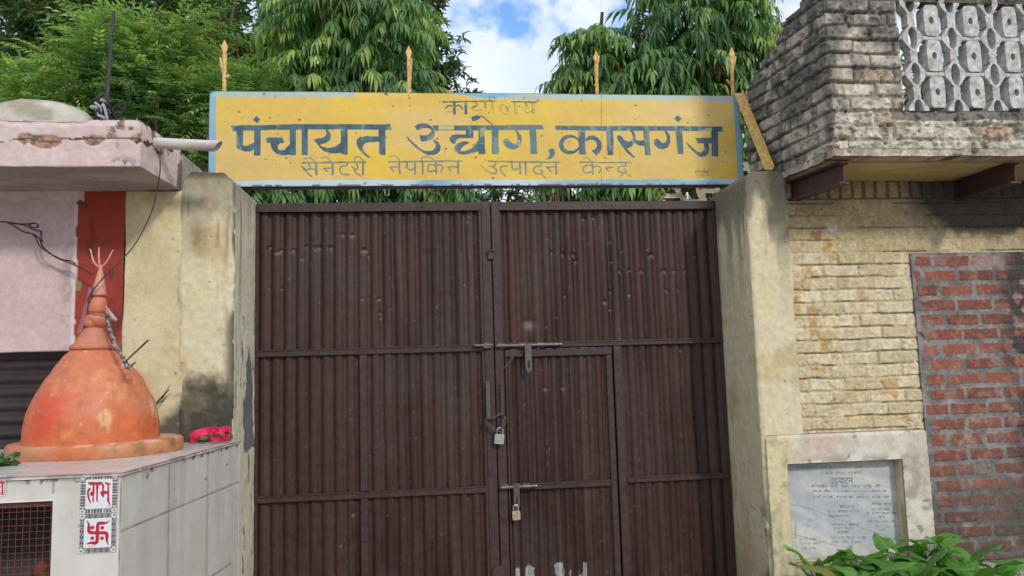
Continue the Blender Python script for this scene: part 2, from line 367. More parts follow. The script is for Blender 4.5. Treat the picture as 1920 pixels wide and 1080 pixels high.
# ------------------------------------------------------------------ plastered pillars and wall
YP = -0.5                                             # front of pillars and shop wall
CREAM = np.array([0.60, 0.53, 0.335]); WHITE = np.array([0.58, 0.54, 0.40]); ALGAE = np.array([0.055, 0.05, 0.042]); OCHRE = np.array([0.42, 0.30, 0.13])
xl = float(B(438, 600, y=YP)[0]); xr = float(B(1414, 600, y=YP)[0])
xrr = float(B(1490, 560, y=YP)[0])
zLt = float(B(408, 321, y=YP)[2]); zRt = float(B(1430, 321, y=YP)[2])
def edge_round(V, lo, hi, r):
    """pulls the upper edges of a box in, so that worn masonry has no razor edge"""
    top = ss(hi[2] - r, hi[2], V[:, 2]); ex = ss(r, 0, np.minimum(V[:, 0] - lo[0], hi[0] - V[:, 0]))
    return top * ex
def pillar(name, lo, hi, label, side):
    V, N, Q = gridbox(lo, hi, 0.009, skip='zY')
    n1 = fbm(V, 5, 4, 3); n2 = fbm(V, 30, 3, 9); h = (n1 - 0.5) * 0.02 + (n2 - 0.5) * 0.004
    r = 0.07 if side == 'L' else 0.05
    e = edge_round(V, lo, hi, r)
    if side == 'R':                                   # the plaque niche is let into the lower right of this pillar
        zn = float(B(1500, 812, y=-0.515)[2]) - 0.02; V[:, 0] = np.where(V[:, 2] < zn, np.minimum(V[:, 0], lo[0] + 0.05), V[:, 0])
    V = V + N * h[:, None]
    cxm = (lo[0] + hi[0]) / 2
    V[:, 2] -= e * r * 0.6 * (0.6 + 0.8 * vn(V, 20, 5)); V[:, 0] += -np.sign(V[:, 0] - cxm) * e * r * 0.35
    crn = ss(0.02, 0.0, np.minimum(V[:, 0] - lo[0], hi[0] - V[:, 0])) * ss(0.02, 0, V[:, 1] - lo[1])
    V[:, 1] += crn * 0.012 * (0.4 + vn(V, 25, 8))
    d = hi[2] - V[:, 2]                                # distance from the top
    reveal = np.abs(V[:, 1] - lo[1]) > 0.012
    streak = fbm(st3(V, 14, 14, 1.1), 1, 4, 21); blot = fbm(V, 6, 5, 31); fine = fbm(V, 45, 3, 41)
    C = lerp(CREAM, WHITE, 0.40 * ss(0.35, 0.65, blot))
    C = lerp(C, OCHRE, 0.55 * ss(0.58, 0.74, fbm(V, 4, 4, 51)))
    if side == 'L':
        C = np.where(reveal[:, None], lerp(C, np.array([0.60, 0.57, 0.45]), np.full(len(V), 0.6)), C)
        g = ss(0.75, 0.0, d) * ss(0.40, 0.62, streak * 0.6 + blot * 0.4 + 0.14 * ss(0.35, 0, d)) * 0.5
        g = np.maximum(g, ss(0.10, 0.01, d) * ss(0.35, 0.6, blot + 0.1) * 0.9)
        edge = ss(0.075, 0.0, hi[0] - V[:, 0]) * (~reveal) * ss(0.38, 0.54, fbm(st3(V, 22, 22, 3.5), 1, 4, 61)) * 0.9
        g = np.maximum(g, edge)
        # mossy foot above the plinth
        zf = float(B(400, 820, y=YP)[2]); zt = float(B(400, 705, y=YP)[2])
        m = ss(zt + 0.02, zt - 0.13, V[:, 2] + (fbm(V, 9, 5, 71) - 0.5) * 0.34) * (~reveal)
        C = lerp(C, np.array([0.13, 0.115, 0.07]), m * ss(0.15, 0.5, fbm(V, 28, 4, 77) + 0.2)); C = lerp(C, ALGAE, 0.9 * m * ss(0.42, 0.56, fbm(V, 11, 5, 79)))
        C = lerp(C, np.array([0.30, 0.20, 0.07]), 0.7 * np.exp(-((V[:, 0] - B(368, 460, y=YP)[0]) / 0.035) ** 2 - ((V[:, 2] - B(368, 450, y=YP)[2]) / 0.09) ** 2) * (~reveal) * ss(0.35, 0.6, blot + 0.1))
        # bare grey render where the reveal's paint has peeled
        yy = V[:, 1]; z1 = float(B(462, 660, y=-0.15)[2]); z0 = float(B(462, 845, y=-0.15)[2])
        cen = -0.13 + 0.0 * yy; wv = 0.10 * ss(z1 + 0.05, z0 + 0.3, V[:, 2]) + 0.015
        pl = reveal & (np.abs(yy - cen + (fbm(V, 13, 4, 81) - 0.5) * 0.13) < wv) & (V[:, 2] < z1 + (fbm(V, 15, 3, 83) - .5) * .2) & (V[:, 2] > z0 + (fbm(V, 10, 3, 85) - .5) * .12)
        C = np.where(pl[:, None], np.array([0.15, 0.15, 0.16]) * (0.8 + 0.4 * fine[:, None]), C)
        chip = reveal & (fbm(st3(V, 30, 30, 9), 1, 4, 87) > 0.66) & (V[:, 2] < z1 + 0.35)
        C = np.where(chip[:, None], np.array([0.17, 0.17, 0.16]), C)
        V[pl, 0] -= 0.004
    else:
        g = ss(0.95, 0.02, d) * ss(0.44, 0.60, streak * 0.65 + blot * 0.35 + 0.16 * ss(0.35, 0, d)) * 0.8
        g = np.maximum(g, ss(0.16, 0.0, d) * ss(0.34, 0.52, blot + 0.12) * 0.8)
        g = np.maximum(g, ss(0.6, 0.1, d) * ss(0.06, 0.01, hi[0] - V[:, 0]) * ss(0.35, 0.6, blot + 0.1) * 0.75)
        zc = float(B(1430, 900, y=YP)[2])
        pe = ss(0.05, 0.0, V[:, 0] - lo[0]) * ss(0.09, 0.0, V[:, 1] - lo[1] + (fbm(V, 9, 4, 91) - 0.5) * 0.18) * ss(zc + 0.1, zc - 0.35, V[:, 2]) * (fbm(V, 16, 4, 93) > 0.42)
        C = lerp(C, np.array([0.16, 0.15, 0.13]), 0.9 * pe)
        C = lerp(C, OCHRE, 0.5 * ss(0.50, 0.66, fbm(st3(V, 5, 5, 2), 1, 4, 95)) * reveal * ss(0.9, 0.3, V[:, 2]))
    runs = ss(0.60, 0.66, fbm(st3(V, 34, 34, 0.9), 1, 3, 97)) * ss(1.3, 0.1, d) * ss(0.4, 0.55, fbm(V, 3, 3, 98)); g = np.maximum(g, 0.65 * runs)
    C = lerp(C, ALGAE * (0.7 + 0.9 * fine[:, None]), g)
    pit = fbm(V, 42, 3, 104) > 0.84; C = np.where(pit[:, None], C * 0.45, C); splash = ss(0.45, 0.0, V[:, 2] + (fbm(V, 8, 4, 106) - .5) * .4); C = lerp(C, np.array([0.30, 0.24, 0.16]), 0.6 * splash)
    C = C * (0.90 + 0.2 * fbm(V, 60, 2, 99))[:, None]
    return tag(link(name, mesh_np(name, V, Q, C), M_PLASTER), label, 'pillar', 'plastered gate pillars')
pl_l = float(B(333, 600, y=YP)[0])
pillar('gate_pillar', (pl_l, YP, 0), (xl, 0.14, zLt), 'cream gate pillar with mossy dark foot, to the left of the brown gate', 'L')
pillar('gate_pillar', (xr, YP, 0), (xrr, 0.14, zRt), 'pale cream gate pillar with black streaks down from its top, right of the brown gate', 'R')

yw_l = float(B(232, 500, y=YP)[0]); z_sof = float(B(250, 357, y=YP)[2])
def yellow_wall():
    lo, hi = (yw_l, YP + 0.004, 0), (pl_l + 0.03, YP + 0.25, z_sof - 0.002)
    V, N, Q = gridbox(lo, hi, 0.009, skip='zYX')
    V = V + N * ((fbm(V, 4, 4, 103) - 0.5) * 0.012)[:, None]
    blot = fbm(V, 5, 5, 105)
    C = lerp(np.array([0.60, 0.525, 0.33]), np.array([0.54, 0.455, 0.265]), ss(0.4, 0.62, blot)); C = lerp(C, OCHRE, 0.5 * ss(0.6, 0.75, fbm(V, 7, 4, 107)))
    zf = float(B(300, 830, y=YP)[2]); m = ss(zf + 0.26, zf + 0.12, V[:, 2] + (fbm(V, 10, 4, 109) - 0.5) * 0.28) * ss(lo[0] + 0.06, lo[0] + .24, V[:, 0] + (fbm(V, 8, 4, 115) - .5) * .12)
    C = lerp(C, np.array([0.11, 0.10, 0.07]), m * ss(0.15, 0.45, fbm(V, 25, 4, 111) + 0.1))
    C = lerp(C, ALGAE, 0.8 * (fbm(V, 40, 3, 113) > 0.83))
    tag(link('plastered_wall', mesh_np('plastered_wall', V, Q, C), M_PLASTER), 'flat yellow plaster wall between the red painted strip and the mossy pillar', 'wall')
yellow_wall()

# ------------------------------------------------------------------ shop building on the left
def shop():
    x0 = -4.4; root = empty('shop_building', (-2.6, -0.3, 0), 'pink shop building with red wall strip, roof slab and brown shutter', 'building')
    z_sh = float(B(80, 659, y=YP)[2])
    # wall: pink panel, then a red strip
    lo, hi = (x0, YP + 0.004, z_sh), (yw_l - 0.002, YP + 0.25, z_sof)
    xb = float(B(141, 560, y=YP)[0])
    V, N, Q = gridbox(lo, hi, (0.008, 0.03, 0.008), skip='ZYX')
    V = V + N * ((fbm(V, 4, 3, 121) - 0.5) * 0.008)[:, None]
    bl = fbm(V, 6, 4, 123)
    wob = (fbm(st3(V, 1, 1, 9), 1, 4, 125) - 0.5) * 0.035
    C = lerp(np.array([0.56, 0.42, 0.41]), np.array([0.53, 0.395, 0.385]), ss(0.4, 0.6, bl))
    C = lerp(C, np.array([0.25, 0.19, 0.17]), 0.5 * ss(0.055, 0.0, np.abs(V[:, 0] - xb + 0.045 + wob)) * ss(0.5, 0.62, fbm(V, 20, 3, 127)))
    C = lerp(C, np.array([0.62, 0.52, 0.49]), ss(0.016, 0.008, np.abs(V[:, 0] - xb + 0.008 + wob)))
    red = V[:, 0] > xb + wob
    Rr = lerp(np.array([0.30, 0.045, 0.028]), np.array([0.26, 0.042, 0.03]), ss(0.4, 0.6, bl)); Rr = lerp(Rr, np.array([0.45, 0.10, 0.035]), 0.7 * ss(0.52, 0.68, fbm(V, 5, 4, 129)) * ss(2.1, 1.6, V[:, 2]))
    Rr = lerp(Rr, np.array([0.06, 0.03, 0.025]), 0.55 * ss(0.65, 0.74, fbm(st3(V, 9, 9, 5), 1, 4, 131)))
    C = np.where(red[:, None], Rr, C)
    a = B(147, 536, y=YP); C = np.where((((V[:, 0] - a[0]) / 0.022) ** 2 + ((V[:, 2] - a[2]) / 0.034) ** 2 + (fbm(V, 60, 3, 133) - 0.5) * 1.6 < 0.8)[:, None], np.array([0.22, 0.20, 0.07]), C)
    top = z_sof - V[:, 2]; C = lerp(C, np.array([0.6, 0.55, 0.5]), ((top < 0.03 + 0.05 * (vn(V, 14, 135) - 0.3)) & (vn(st3(V, 8, 8, 2), 1, 137) > 0.45)) * 0.8)
    link('wall', mesh_np('wall', V, Q, C), M_PLASTER, root)
    # red pier under the strip, beside the shutter
    b = MB(); 
    V2, N2, Q2 = gridbox((xb + 0.02, YP + 0.006, 0), (yw_l - 0.002, YP + 0.25, z_sh - 0.001), (0.02, 0.05, 0.02), skip='zYX')
    C2 = lerp(np.array([0.36, 0.06, 0.03]), np.array([0.25, 0.05, 0.03]), ss(0.4, 0.6, fbm(V2, 6, 4, 141)))
    link('wall_pier', mesh_np('wall_pier', V2, Q2, C2), M_PLASTER, root)
    # roller shutter: curved slats
    zs = np.arange(0, z_sh + 0.001, 0.004); ph = (zs / 0.0745) % 1.0
    prof = np.where(ph < 0.72, 0.012 * np.sin(np.pi * ph / 0.72), -0.004 * np.sin(np.pi * (ph - 0.72) / 0.28)); ys = YP + 0.085 - prof
    xs = np.array([x0, -3.5, -3, xb + 0.02]); Fr = np.zeros((len(xs), len(zs), 3)); Fr[..., 0] = xs[:, None]; Fr[..., 1] = ys[None]; Fr[..., 2] = zs[None]
    Bk = Fr.copy(); Bk[..., 1] += 0.02
    Vv, Qq, used, inv = shell(Fr, Bk); sh = link('roller_shutter', mesh_np('roller_shutter', Vv[used], inv), M_SHUT, root)
    # roof slab, pink painted with chipped edges
    yf = -1.0; p = B(262, 312, y=yf); zb = z_sof; x1 = float(p[0]); zt = float(B(150, 221, y=yf)[2]); x2 = float(B(337, 352, y=YP)[0])
    V, N, Q = gridbox((x0, yf, zb), (x1, 3.0, zt), (0.014, 0.014, 0.014), skip='')if False else gridbox((x0, yf, zb), (x1, YP + 0.02, zt), (0.008, 0.009, 0.007), skip='Y')
    t = (V[:, 1] - yf) / (YP - yf); V[:, 0] += np.clip(t, 0, 1.05) * (x2 - x1) * ss(x1 - 0.6, x1, V[:, 0])
    n = fbm(V, 6, 4, 151); e = ss(0.05, 0, zt - V[:, 2]) * ss(0.06, 0, np.minimum(V[:, 1] - yf, x1 + np.clip(t, 0, 1) * (x2 - x1) - V[:, 0]))
    V = V + N * ((n - 0.5) * 0.02 + (fbm(V, 40, 3, 153) - 0.5) * 0.005 - e * 0.012 * (0.5 + vn(V, 18, 155)))[:, None]
    crk = np.abs(V[:, 2] - (zb + 0.13 + 0.02 * np.sin(V[:, 0] * 3) + (fbm(V, 11, 4, 157) - 0.5) * 0.06)); onf = np.abs(V[:, 1] - yf) < 0.02
    cl = ss(-2.95, -2.7, V[:, 0]) if False else ss(x1 - 0.75, x1 - 0.6, V[:, 0])
    chip = onf & (crk < 0.030 * np.maximum(0, vn(st3(V, 9, 9, 9), 1, 159) - 0.52) * 4) & (cl > 0.3)
    nearc = np.exp(-(((V[:, 0] - x1) / 0.16) ** 2)) * onf
    chip |= (nearc > 0.35) & (fbm(V, 12, 4, 161) > 0.60)
    side = V[:, 0] > x1 + np.clip(t, 0, 1) * (x2 - x1) - 0.03
    C = lerp(np.array([0.58, 0.45, 0.42]), np.array([0.53, 0.41, 0.38]), ss(0.35, 0.65, fbm(V, 8, 5, 163)))
    C = lerp(C, np.array([0.60, 0.50, 0.46]), 0.6 * ss(0.5, 0.7, fbm(st3(V, 3, 3, 26), 1, 4, 165)))
    C = np.where(chip[:, None], lerp(np.array([0.40, 0.22, 0.15]), np.array([0.16, 0.12, 0.10]), ss(0.45, 0.6, fbm(V, 50, 3, 167))), C)
    V[chip] -= N[chip] * 0.006
    hair = onf & (crk < 0.0035) & (cl > 0.1); C = np.where(hair[:, None], np.array([0.06, 0.05, 0.045]), C)
    sd = side & (np.abs(V[:, 2] - zb - 0.12 - 0.11 * np.clip(t, 0, 1) + (fbm(V, 14, 4, 169) - .5) * 0.14) < 0.012); C = np.where(sd[:, None], np.array([0.05, 0.04, 0.035]), C)
    dk = side * ss(0.60, 0.68, fbm(V, 12, 5, 171) + 0.14 * ss(0.5, 1, t)); C = lerp(C, ALGAE, 0.8 * dk)
    drip = onf * np.exp(-((V[:, 0] - x1 + 0.09) / 0.06) ** 2 - ((V[:, 2] - zb) / 0.035) ** 2) * (fbm(V, 25, 4, 173) > 0.42); C = lerp(C, np.array([0.03, 0.03, 0.03]), np.clip(drip * 1.2, 0, 1))
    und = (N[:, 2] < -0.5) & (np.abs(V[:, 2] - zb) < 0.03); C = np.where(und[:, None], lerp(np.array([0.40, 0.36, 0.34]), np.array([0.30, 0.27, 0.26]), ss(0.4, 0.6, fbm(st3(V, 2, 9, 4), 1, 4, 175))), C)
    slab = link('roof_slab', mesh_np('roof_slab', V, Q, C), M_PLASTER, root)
    m = MB(); m.box([x0, YP + 0.022, zb + 0.002], [x2 - 0.02, 3.2, zt - 0.01]); m.build('roof', M_CEM, root)
    m = MB(); m.box([x0, YP + 0.255, z_sh], [yw_l - 0.03, 3.0, zb - 0.002]); m.box([x0, 2.7, 0], [yw_l - 0.03, 3.0, z_sh - 0.002]); m.build('rear_wall', M_CEM, root)
    return yf, x1, x2, zb, zt
SLAB = shop()

# grey mound on the roof, pole, rag at its foot, pipe, cables
def roof_things():
    yf, x1, x2, zb, zt = SLAB
    yc = -0.62; c = B(70, 222, y=yc); rx = float(B(190, 222, y=yc)[0] - c[0]); hz = float(B(92, 190, y=yc)[2] - zt) + 0.0
    V = []; n, k = 64, 22
    prof = [(1.0, 0.0)] + [(math.cos(a) ** 0.7, math.sin(a) ** 0.85) for a in np.linspace(0.03, math.pi / 2, k)]
    for r, h in prof:
        for j in range(n):
            th = 2 * math.pi * j / n; V.append([c[0] + rx * max(r, 0.001) * math.cos(th), yc + 0.20 * max(r, 0.001) * math.sin(th), zt - 0.012 + hz * h])
    V = np.array(V); Q = [(a * n + j, a * n + (j + 1) % n, (a + 1) * n + (j + 1) % n, (a + 1) * n + j) for a in range(len(prof) - 1) for j in range(n)]
    V[:, 2] += (fbm(V, 9, 4, 181) - 0.5) * 0.02 * ss(zt, zt + 0.03, V[:, 2])
    C = lerp(np.array([0.46, 0.43, 0.36]), np.array([0.30, 0.27, 0.20]), ss(0.4, 0.65, fbm(V, 11, 5, 183)))
    tag(link('cement_mound', mesh_np('cement_mound', V, Q, C), M_PLASTER), 'rounded pale grey cement mound lying on the pink roof slab', 'mound')
    y = -0.6; a = B(197, 222, y=y); b = B(213, 22, y=y); m = MB(); a[2] = zt - 0.02
    m.tube(np.linspace(a, b, 12) + np.random.RandomState(2).randn(12, 3) * 0.003, np.linspace(0.013, 0.009, 12), 8)
    d = B(203, 40, y=y); m.box([d[0] - 0.02, y - 0.012, d[2] - 0.006], [d[0] + 0.004, y + 0.006, d[2] + 0.012]); m.build('pole', M_CABLE).location = (0, 0, 0)
    tag(bpy.data.objects['pole'], 'thin dark pole standing on the pink roof slab in front of the trees', 'pole')
    rng = np.random.RandomState(5); m = MB()
    c0 = B(193, 208, y=-0.68)
    for k in range(26):
        p = c0 + rng.randn(3) * np.array([0.022, 0.012, 0.022]); p[2] = max(p[2], zt + 0.004)
        w = cr([p, p + rng.randn(3) * 0.03, p + rng.randn(3) * 0.035], 4); w[:, 2] = np.maximum(w[:, 2], zt + 0.002)
        m.tube(w, 0.006 + 0.006 * rng.rand(), 5, c=((0.05, 0.05, 0.06), (0.32, 0.32, 0.34), (0.02, 0.02, 0.025))[k % 3])
    tag(m.build('rag_bundle', mat_vc('rag', 0.9, 0.2), None, True, True), 'black and grey knot of rags tied at the foot of the roof pole', 'rag')
    # spout
    y = yf + 0.17; a = B(286, 268, y=y); b = B(409, 274, y=y - 0.02); dr = (b - a) / np.linalg.norm(b - a); a = a - dr * 0.12; L = np.linalg.norm(b - a); R0, R1 = 0.029, 0.025
    up = np.array([0, 0, 1.0]); s = np.cross(dr, up); s /= np.linalg.norm(s); up = np.cross(s, dr); V = []; n = 28; prof = [(0, R0), (0.5, R0), (1, R0), (1, R1), (0.5, R1), (0.0, R1)]
    for (t, r) in prof:
        for j in range(n):
            th = 2 * math.pi * j / n; cut = 0.018 * math.sin(th) if t == 1 else 0
            V.append(a + dr * (L * t + cut) + r * (math.cos(th) * s + math.sin(th) * up))
    Q = [(k * n + j, k * n + (j + 1) % n, (k + 1) * n + (j + 1) % n, (k + 1) * n + j) for k in range(5) for j in range(n)]
    tag(link('drain_pipe', mesh_np('drain_pipe', V, Q), M_PVC), 'grey white plastic spout sticking out of the roof slab towards the sign', 'pipe')
roof_things()

# ------------------------------------------------------------------ iron gate
ZG0 = 0.04
gx0, gx1 = xl + 0.012, xr - 0.014
gm = float(B(921.5, 470, y=0)[0])
zTop = float(B(700, 381, y=0)[2]); zMid = float(B(690, 652, y=0)[2]); zLow = float(B(690, 921, y=0)[2])
DENTS = [(505, 462, 9), (520, 472, 10), (527, 468, 8), (549, 468, 10), (566, 484, 7), (575, 461, 8), (596, 462, 14), (620, 462, 12), (642, 438, 10), (660, 440, 9), (682, 468, 13), (690, 478, 8), (710, 560, 8), (712, 586, 8), (678, 560, 6),
         (713, 596, 6), (527, 540, 6), (503, 539, 6), (877, 414, 7), (880, 405, 6), (870, 532, 5), (894, 552, 6), (770, 420, 5), (1035, 472, 9), (1055, 475, 10), (1075, 476, 10), (1082, 488, 9), (1162, 507, 9), (1181, 506, 8), (1203, 507, 9),
         (1222, 477, 12), (1245, 507, 10), (1265, 507, 7), (1285, 507, 6), (1250, 543, 8), (1271, 542, 6), (1096, 407, 13), (1115, 406, 10), (1146, 452, 7), (1147, 490, 6), (1146, 545, 8), (1060, 553, 7), (1044, 593, 6), (1024, 611, 6), (1145, 580, 7), (1277, 656, 7), (1302, 479, 8), (1180, 552, 6), (1135, 565, 9), (662, 964, 7), (1023, 728, 9), (1056, 727, 8), (985, 756, 7), (1035, 640, 6)]
def corrugated(name, xa, xb, z0, z1, parent, pitch=0.0775, depth=0.017, y0=0.010, hole=None, seed=1, sheets=()):
    xs = []
    k = 0; x = xa
    prof = [(0.0, 0.0), (0.05, 0.02), (0.12, 0.18), (0.20, 0.50), (0.28, 0.82), (0.35, 0.97), (0.42, 1.0), (0.58, 1.0), (0.65, 0.97), (0.72, 0.82), (0.80, 0.50), (0.88, 0.18), (0.95, 0.02)]
    X, Hh = [], []
    while x < xb:
        for (t, h) in prof:
            if x + t * pitch <= xb: X.append(x + t * pitch); Hh.append(h)
        x += pitch
    X.append(xb); Hh.append(0); X = np.array(X); Hh = np.array(Hh)
    Z = np.linspace(z0, z1, int((z1 - z0) / 0.010) + 1)
    XX, ZZ = np.meshgrid(X, Z, indexing='ij'); YY = y0 + 0.016 - depth * np.repeat(Hh[:, None], len(Z), 1)
    P = np.stack([XX.ravel(), np.zeros(XX.size), ZZ.ravel()], -1)
    fl = (fbm(st3(P, 1.6, 1, 0.7), 1, 3, seed) - 0.5).reshape(XX.shape) * 0.030; YY += fl
    for jx, jz in sheets:
        YY -= 0.006 * ((XX > jx) & (ZZ > jz))
    XX2 = XX + ((fbm(st3(P, 5, 1, 1.6), 1, 3, seed + 4) - 0.5).reshape(XX.shape)) * 0.012
    rng = np.random.RandomState(seed)
    D = []
    for (px, py, s) in DENTS:
        w = B(px, py, y=0)
        if xa < w[0] < xb: D.append((w[0], w[2], s * 0.0016, s * 0.0019))
    for k in range(int(10 * (xb - xa))): D.append((rng.uniform(xa, xb), rng.uniform(z0, z1), rng.uniform(0.004, 0.008), rng.uniform(-0.003, 0.004)))
    for k in range(int(9 * (xb - xa))): D.append((rng.uniform(xa, xb), rng.uniform(z0, z1), rng.uniform(0.02, 0.07), rng.uniform(-0.006, 0.008)))
    for (dx, dz, r, a) in D:
        zr_ = (ZZ - dz) / r; sharp = np.clip(1 - np.sqrt(((XX - dx) / (r * 1.35)) ** 2 + np.where(zr_ > 0, zr_ / 0.45, zr_ / 1.5) ** 2), 0, 1); YY += a * sharp
    C = lerp(np.array([0.052, 0.0255, 0.0195]), np.array([0.036, 0.018, 0.014]), ss(0.4, 0.62, fbm(st3(P, 7, 1, 1.0), 1, 4, seed + 9)))
    C = lerp(C, np.array([0.10, 0.034, 0.02]), 0.6 * ss(0.58, 0.74, fbm(st3(P, 11, 1, 0.8), 1, 4, seed + 13)) * np.tile(ss(gx1 - 0.5, gx1 - 1.4, X)[:, None], (1, len(Z))).ravel() * (P[:, 0] > gm))
    C = lerp(C, np.array([0.05, 0.040, 0.037]), 0.35 * ss(0.55, 0.7, fbm(st3(P, 3, 1, 2.4), 1, 4, seed + 15)))      # dust film
    spk = fbm(P, 70, 2, seed + 17); C = np.where((spk > 0.90)[:, None], np.array([0.10, 0.085, 0.08]), C)
    run = ss(0.60, 0.72, fbm(st3(P, 26, 1, 0.7), 1, 4, seed + 21)); C = lerp(C, np.array([0.085, 0.065, 0.058]), 0.35 * run); C = lerp(C, np.array([0.07, 0.028, 0.012]), 0.28 * ss(0.66, 0.76, fbm(st3(P, 20, 1, 1.4), 1, 4, seed + 25)))
    for (dx, dz, r, a) in D:
        if a > 0.006: C = lerp(C, np.array([0.20, 0.17, 0.165]), (0.9 * np.clip(1 - np.sqrt(((XX - dx) / r) ** 2 + ((ZZ - dz + 0.5 * r) / (0.8 * r)) ** 2), 0, 1)).ravel())  # painted highlight where the lower slope of a deep dent catches light
    # paint gone to primer at the foot
    zw = float(B(1040, 1052, y=0)[2]); xa1 = float(B(968, 1060, y=0)[0]); xb1 = float(B(1110, 1060, y=0)[0])
    w = (P[:, 2] < zw - 0.055 * fbm(st3(P, 28, 1, 4), 1, 3, 55) - 0.002) & (P[:, 0] > xa1) & (P[:, 0] < xb1) & (fbm(st3(P, 30, 1, 5), 1, 3, 57) > 0.54) & (np.repeat(Hh, len(Z)) > 0.0)
    C = np.where(w[:, None], np.array([0.32, 0.33, 0.32]), C)
    Fr = np.stack([XX2, YY, ZZ], -1); n, m = XX.shape; i = np.arange(n * m).reshape(n, m)
    q = np.stack([i[:-1, :-1], i[1:, :-1], i[1:, 1:], i[:-1, 1:]], -1)
    if hole:
        cxm = (X[:-1] + X[1:]) / 2; czm = (Z[:-1] + Z[1:]) / 2
        mk = ~((cxm[:, None] > hole[0]) & (cxm[:, None] < hole[1]) & (czm[None] > hole[2]) & (czm[None] < hole[3])); q = q[mk]
    return link(name, mesh_np(name, Fr.reshape(-1, 3), q.reshape(-1, 4), C, None, True), M_GATE, parent)
def rail(m, x0, x1, z0, z1, yf=-0.012, yb=0.012, rng=None):
    m.box([x0, yf, z0], [x1, yb, z1], bev=0.0035)
def rivets(m, pts, y, r=0.0065):
    for (x, z) in pts: m.sphere((x, y, z), r, 8, 4, sc=(1, 0.6, 1))
def gate():
    XA = lambda px, py: float(B(px, py, y=0)[0]); ZA = lambda px, py: float(B(px, py, y=0)[2])
    # left leaf
    L = empty('gate_leaf', (gx0, 0, 0), 'left leaf of the brown corrugated iron gate, without a wicket door', 'gate', 'leaves of the iron gate')
    xm0, xm1 = XA(903, 450), gm - 0.003
    corrugated('sheet', gx0, xm1 - 0.01, ZG0, zTop - 0.01, L, seed=11, sheets=((XA(670, 500), 0),))
    rt = zTop - 0.052; m = MB(); rail(m, gx0, xm0 + 0.012, rt, zTop, -0.016); m.box([gx0, -0.019, rt - 0.004], [xm0 - 0.01, -0.008, rt + 0.004]); rivets(m, [(XA(679, 391), rt + 0.02), (XA(792, 389), rt + 0.022)], -0.017); m.build('top_rail', M_RAIL, L)
    m = MB(); rail(m, xm0, xm1, ZG0, zTop + 0.004, -0.018); rivets(m, [(xm0 + 0.012 + 0.03 * (k % 2), z) for k, z in enumerate(np.arange(ZG0 + 0.1, zTop, 0.17))], -0.019, 0.005); m.box([xm0 - 0.016, -0.012, ZG0], [xm0 - 0.001, 0.010, rt]); m.box([gm - 0.06, 0.034, ZG0], [gm + 0.05, 0.039, zTop]); m.build('meeting_stile', M_RAIL, L)
    for k, z in enumerate((zMid, zLow)):
        m = MB(); rail(m, gx0, xm0 - 0.002, z - 0.042, z, -0.015); m.box([gx0, -0.021, z - 0.006], [xm0 - 0.002, -0.013, z + 0.001]); rivets(m, [(XA(p, 655), z - 0.02) for p in (555, 600, 683, 800, 880)], -0.016, 0.006); m.build('cross_rail', M_RAIL, L)
    xs0, xs1 = XA(675, 780), XA(689, 780); m = MB(); rail(m, xs0, xs1, ZG0, zLow - 0.043, -0.014); rail(m, xs0, xs1, zLow + 0.002, zMid - 0.043, -0.014); rivets(m, [((xs0 + xs1) / 2, z) for z in np.arange(0.15, zMid, 0.31)], -0.015, 0.006); m.build('lower_stile', M_RAIL, L)
    m = MB(); rail(m, gx0 - 0.008, gx0 + 0.012, ZG0, zTop, -0.008); m.build('hinge_stile', M_RAIL, L)
    # pull handle
    z0, z1 = ZA(915, 787), ZA(915, 715); hx = XA(914.5, 750); m = MB()
    pts = [(hx, -0.018, z1), (hx, -0.034, z1 - 0.012), (hx, -0.042, (z0 + z1) / 2), (hx, -0.034, z0 + 0.012), (hx, -0.018, z0)]
    for a, b in zip(pts[:-1], pts[1:]): m.box([hx - 0.014, min(a[1], b[1]) - 0.004, b[2]], [hx + 0.014, max(a[1], b[1]), a[2]], bev=0.002)
    m.build('pull_handle', M_BOLT, L)
    # right leaf
    R = empty('gate_leaf', (gx1, 0, 0), 'right leaf of the brown corrugated iron gate, holding the small wicket door', 'gate', 'leaves of the iron gate')
    xn0, xn1 = gm + 0.003, XA(938, 450); wx1, wx0 = XA(1152, 780), xn1 + 0.006; wzt = ZA(1040, 652)
    fx0, fx1 = XA(1154.5, 780), XA(1169, 780)
    corrugated('sheet', xn0 + 0.01, gx1, ZG0, zTop - 0.01, R, seed=23, sheets=((XA(1145, 500), 0),), hole=(xn1 - 0.005, fx0, 0, wzt))
    m = MB(); rail(m, xn1 - 0.012, gx1, rt, zTop, -0.016); m.box([xn1, -0.019, rt - 0.004], [gx1, -0.008, rt + 0.004]); rivets(m, [(XA(1042, 390), rt + 0.02), (XA(1147, 388), rt + 0.022)], -0.017); m.build('top_rail', M_RAIL, R)
    m = MB(); rail(m, xn0, xn1, ZG0, zTop + 0.002, -0.018); rivets(m, [(xn0 + 0.012 + 0.03 * (k % 2), z) for k, z in enumerate(np.arange(ZG0 + 0.15, zTop, 0.19))], -0.019, 0.005); m.box([xn0 + 0.05, 0.0345, ZG0], [wx0 + 0.03, 0.0385, zTop - 0.01]); m.build('meeting_stile', M_RAIL, R)
    m = MB(); rail(m, xn1 + 0.002, gx1, zMid - 0.030, zMid + 0.004, -0.015); m.box([xn1 + 0.002, -0.021, zMid - 0.002], [gx1, -0.013, zMid + 0.006]); rivets(m, [(XA(p, 640), zMid - 0.014) for p in (1100, 1156, 1215, 1300)], -0.016, 0.006); m.build('cross_rail', M_RAIL, R)
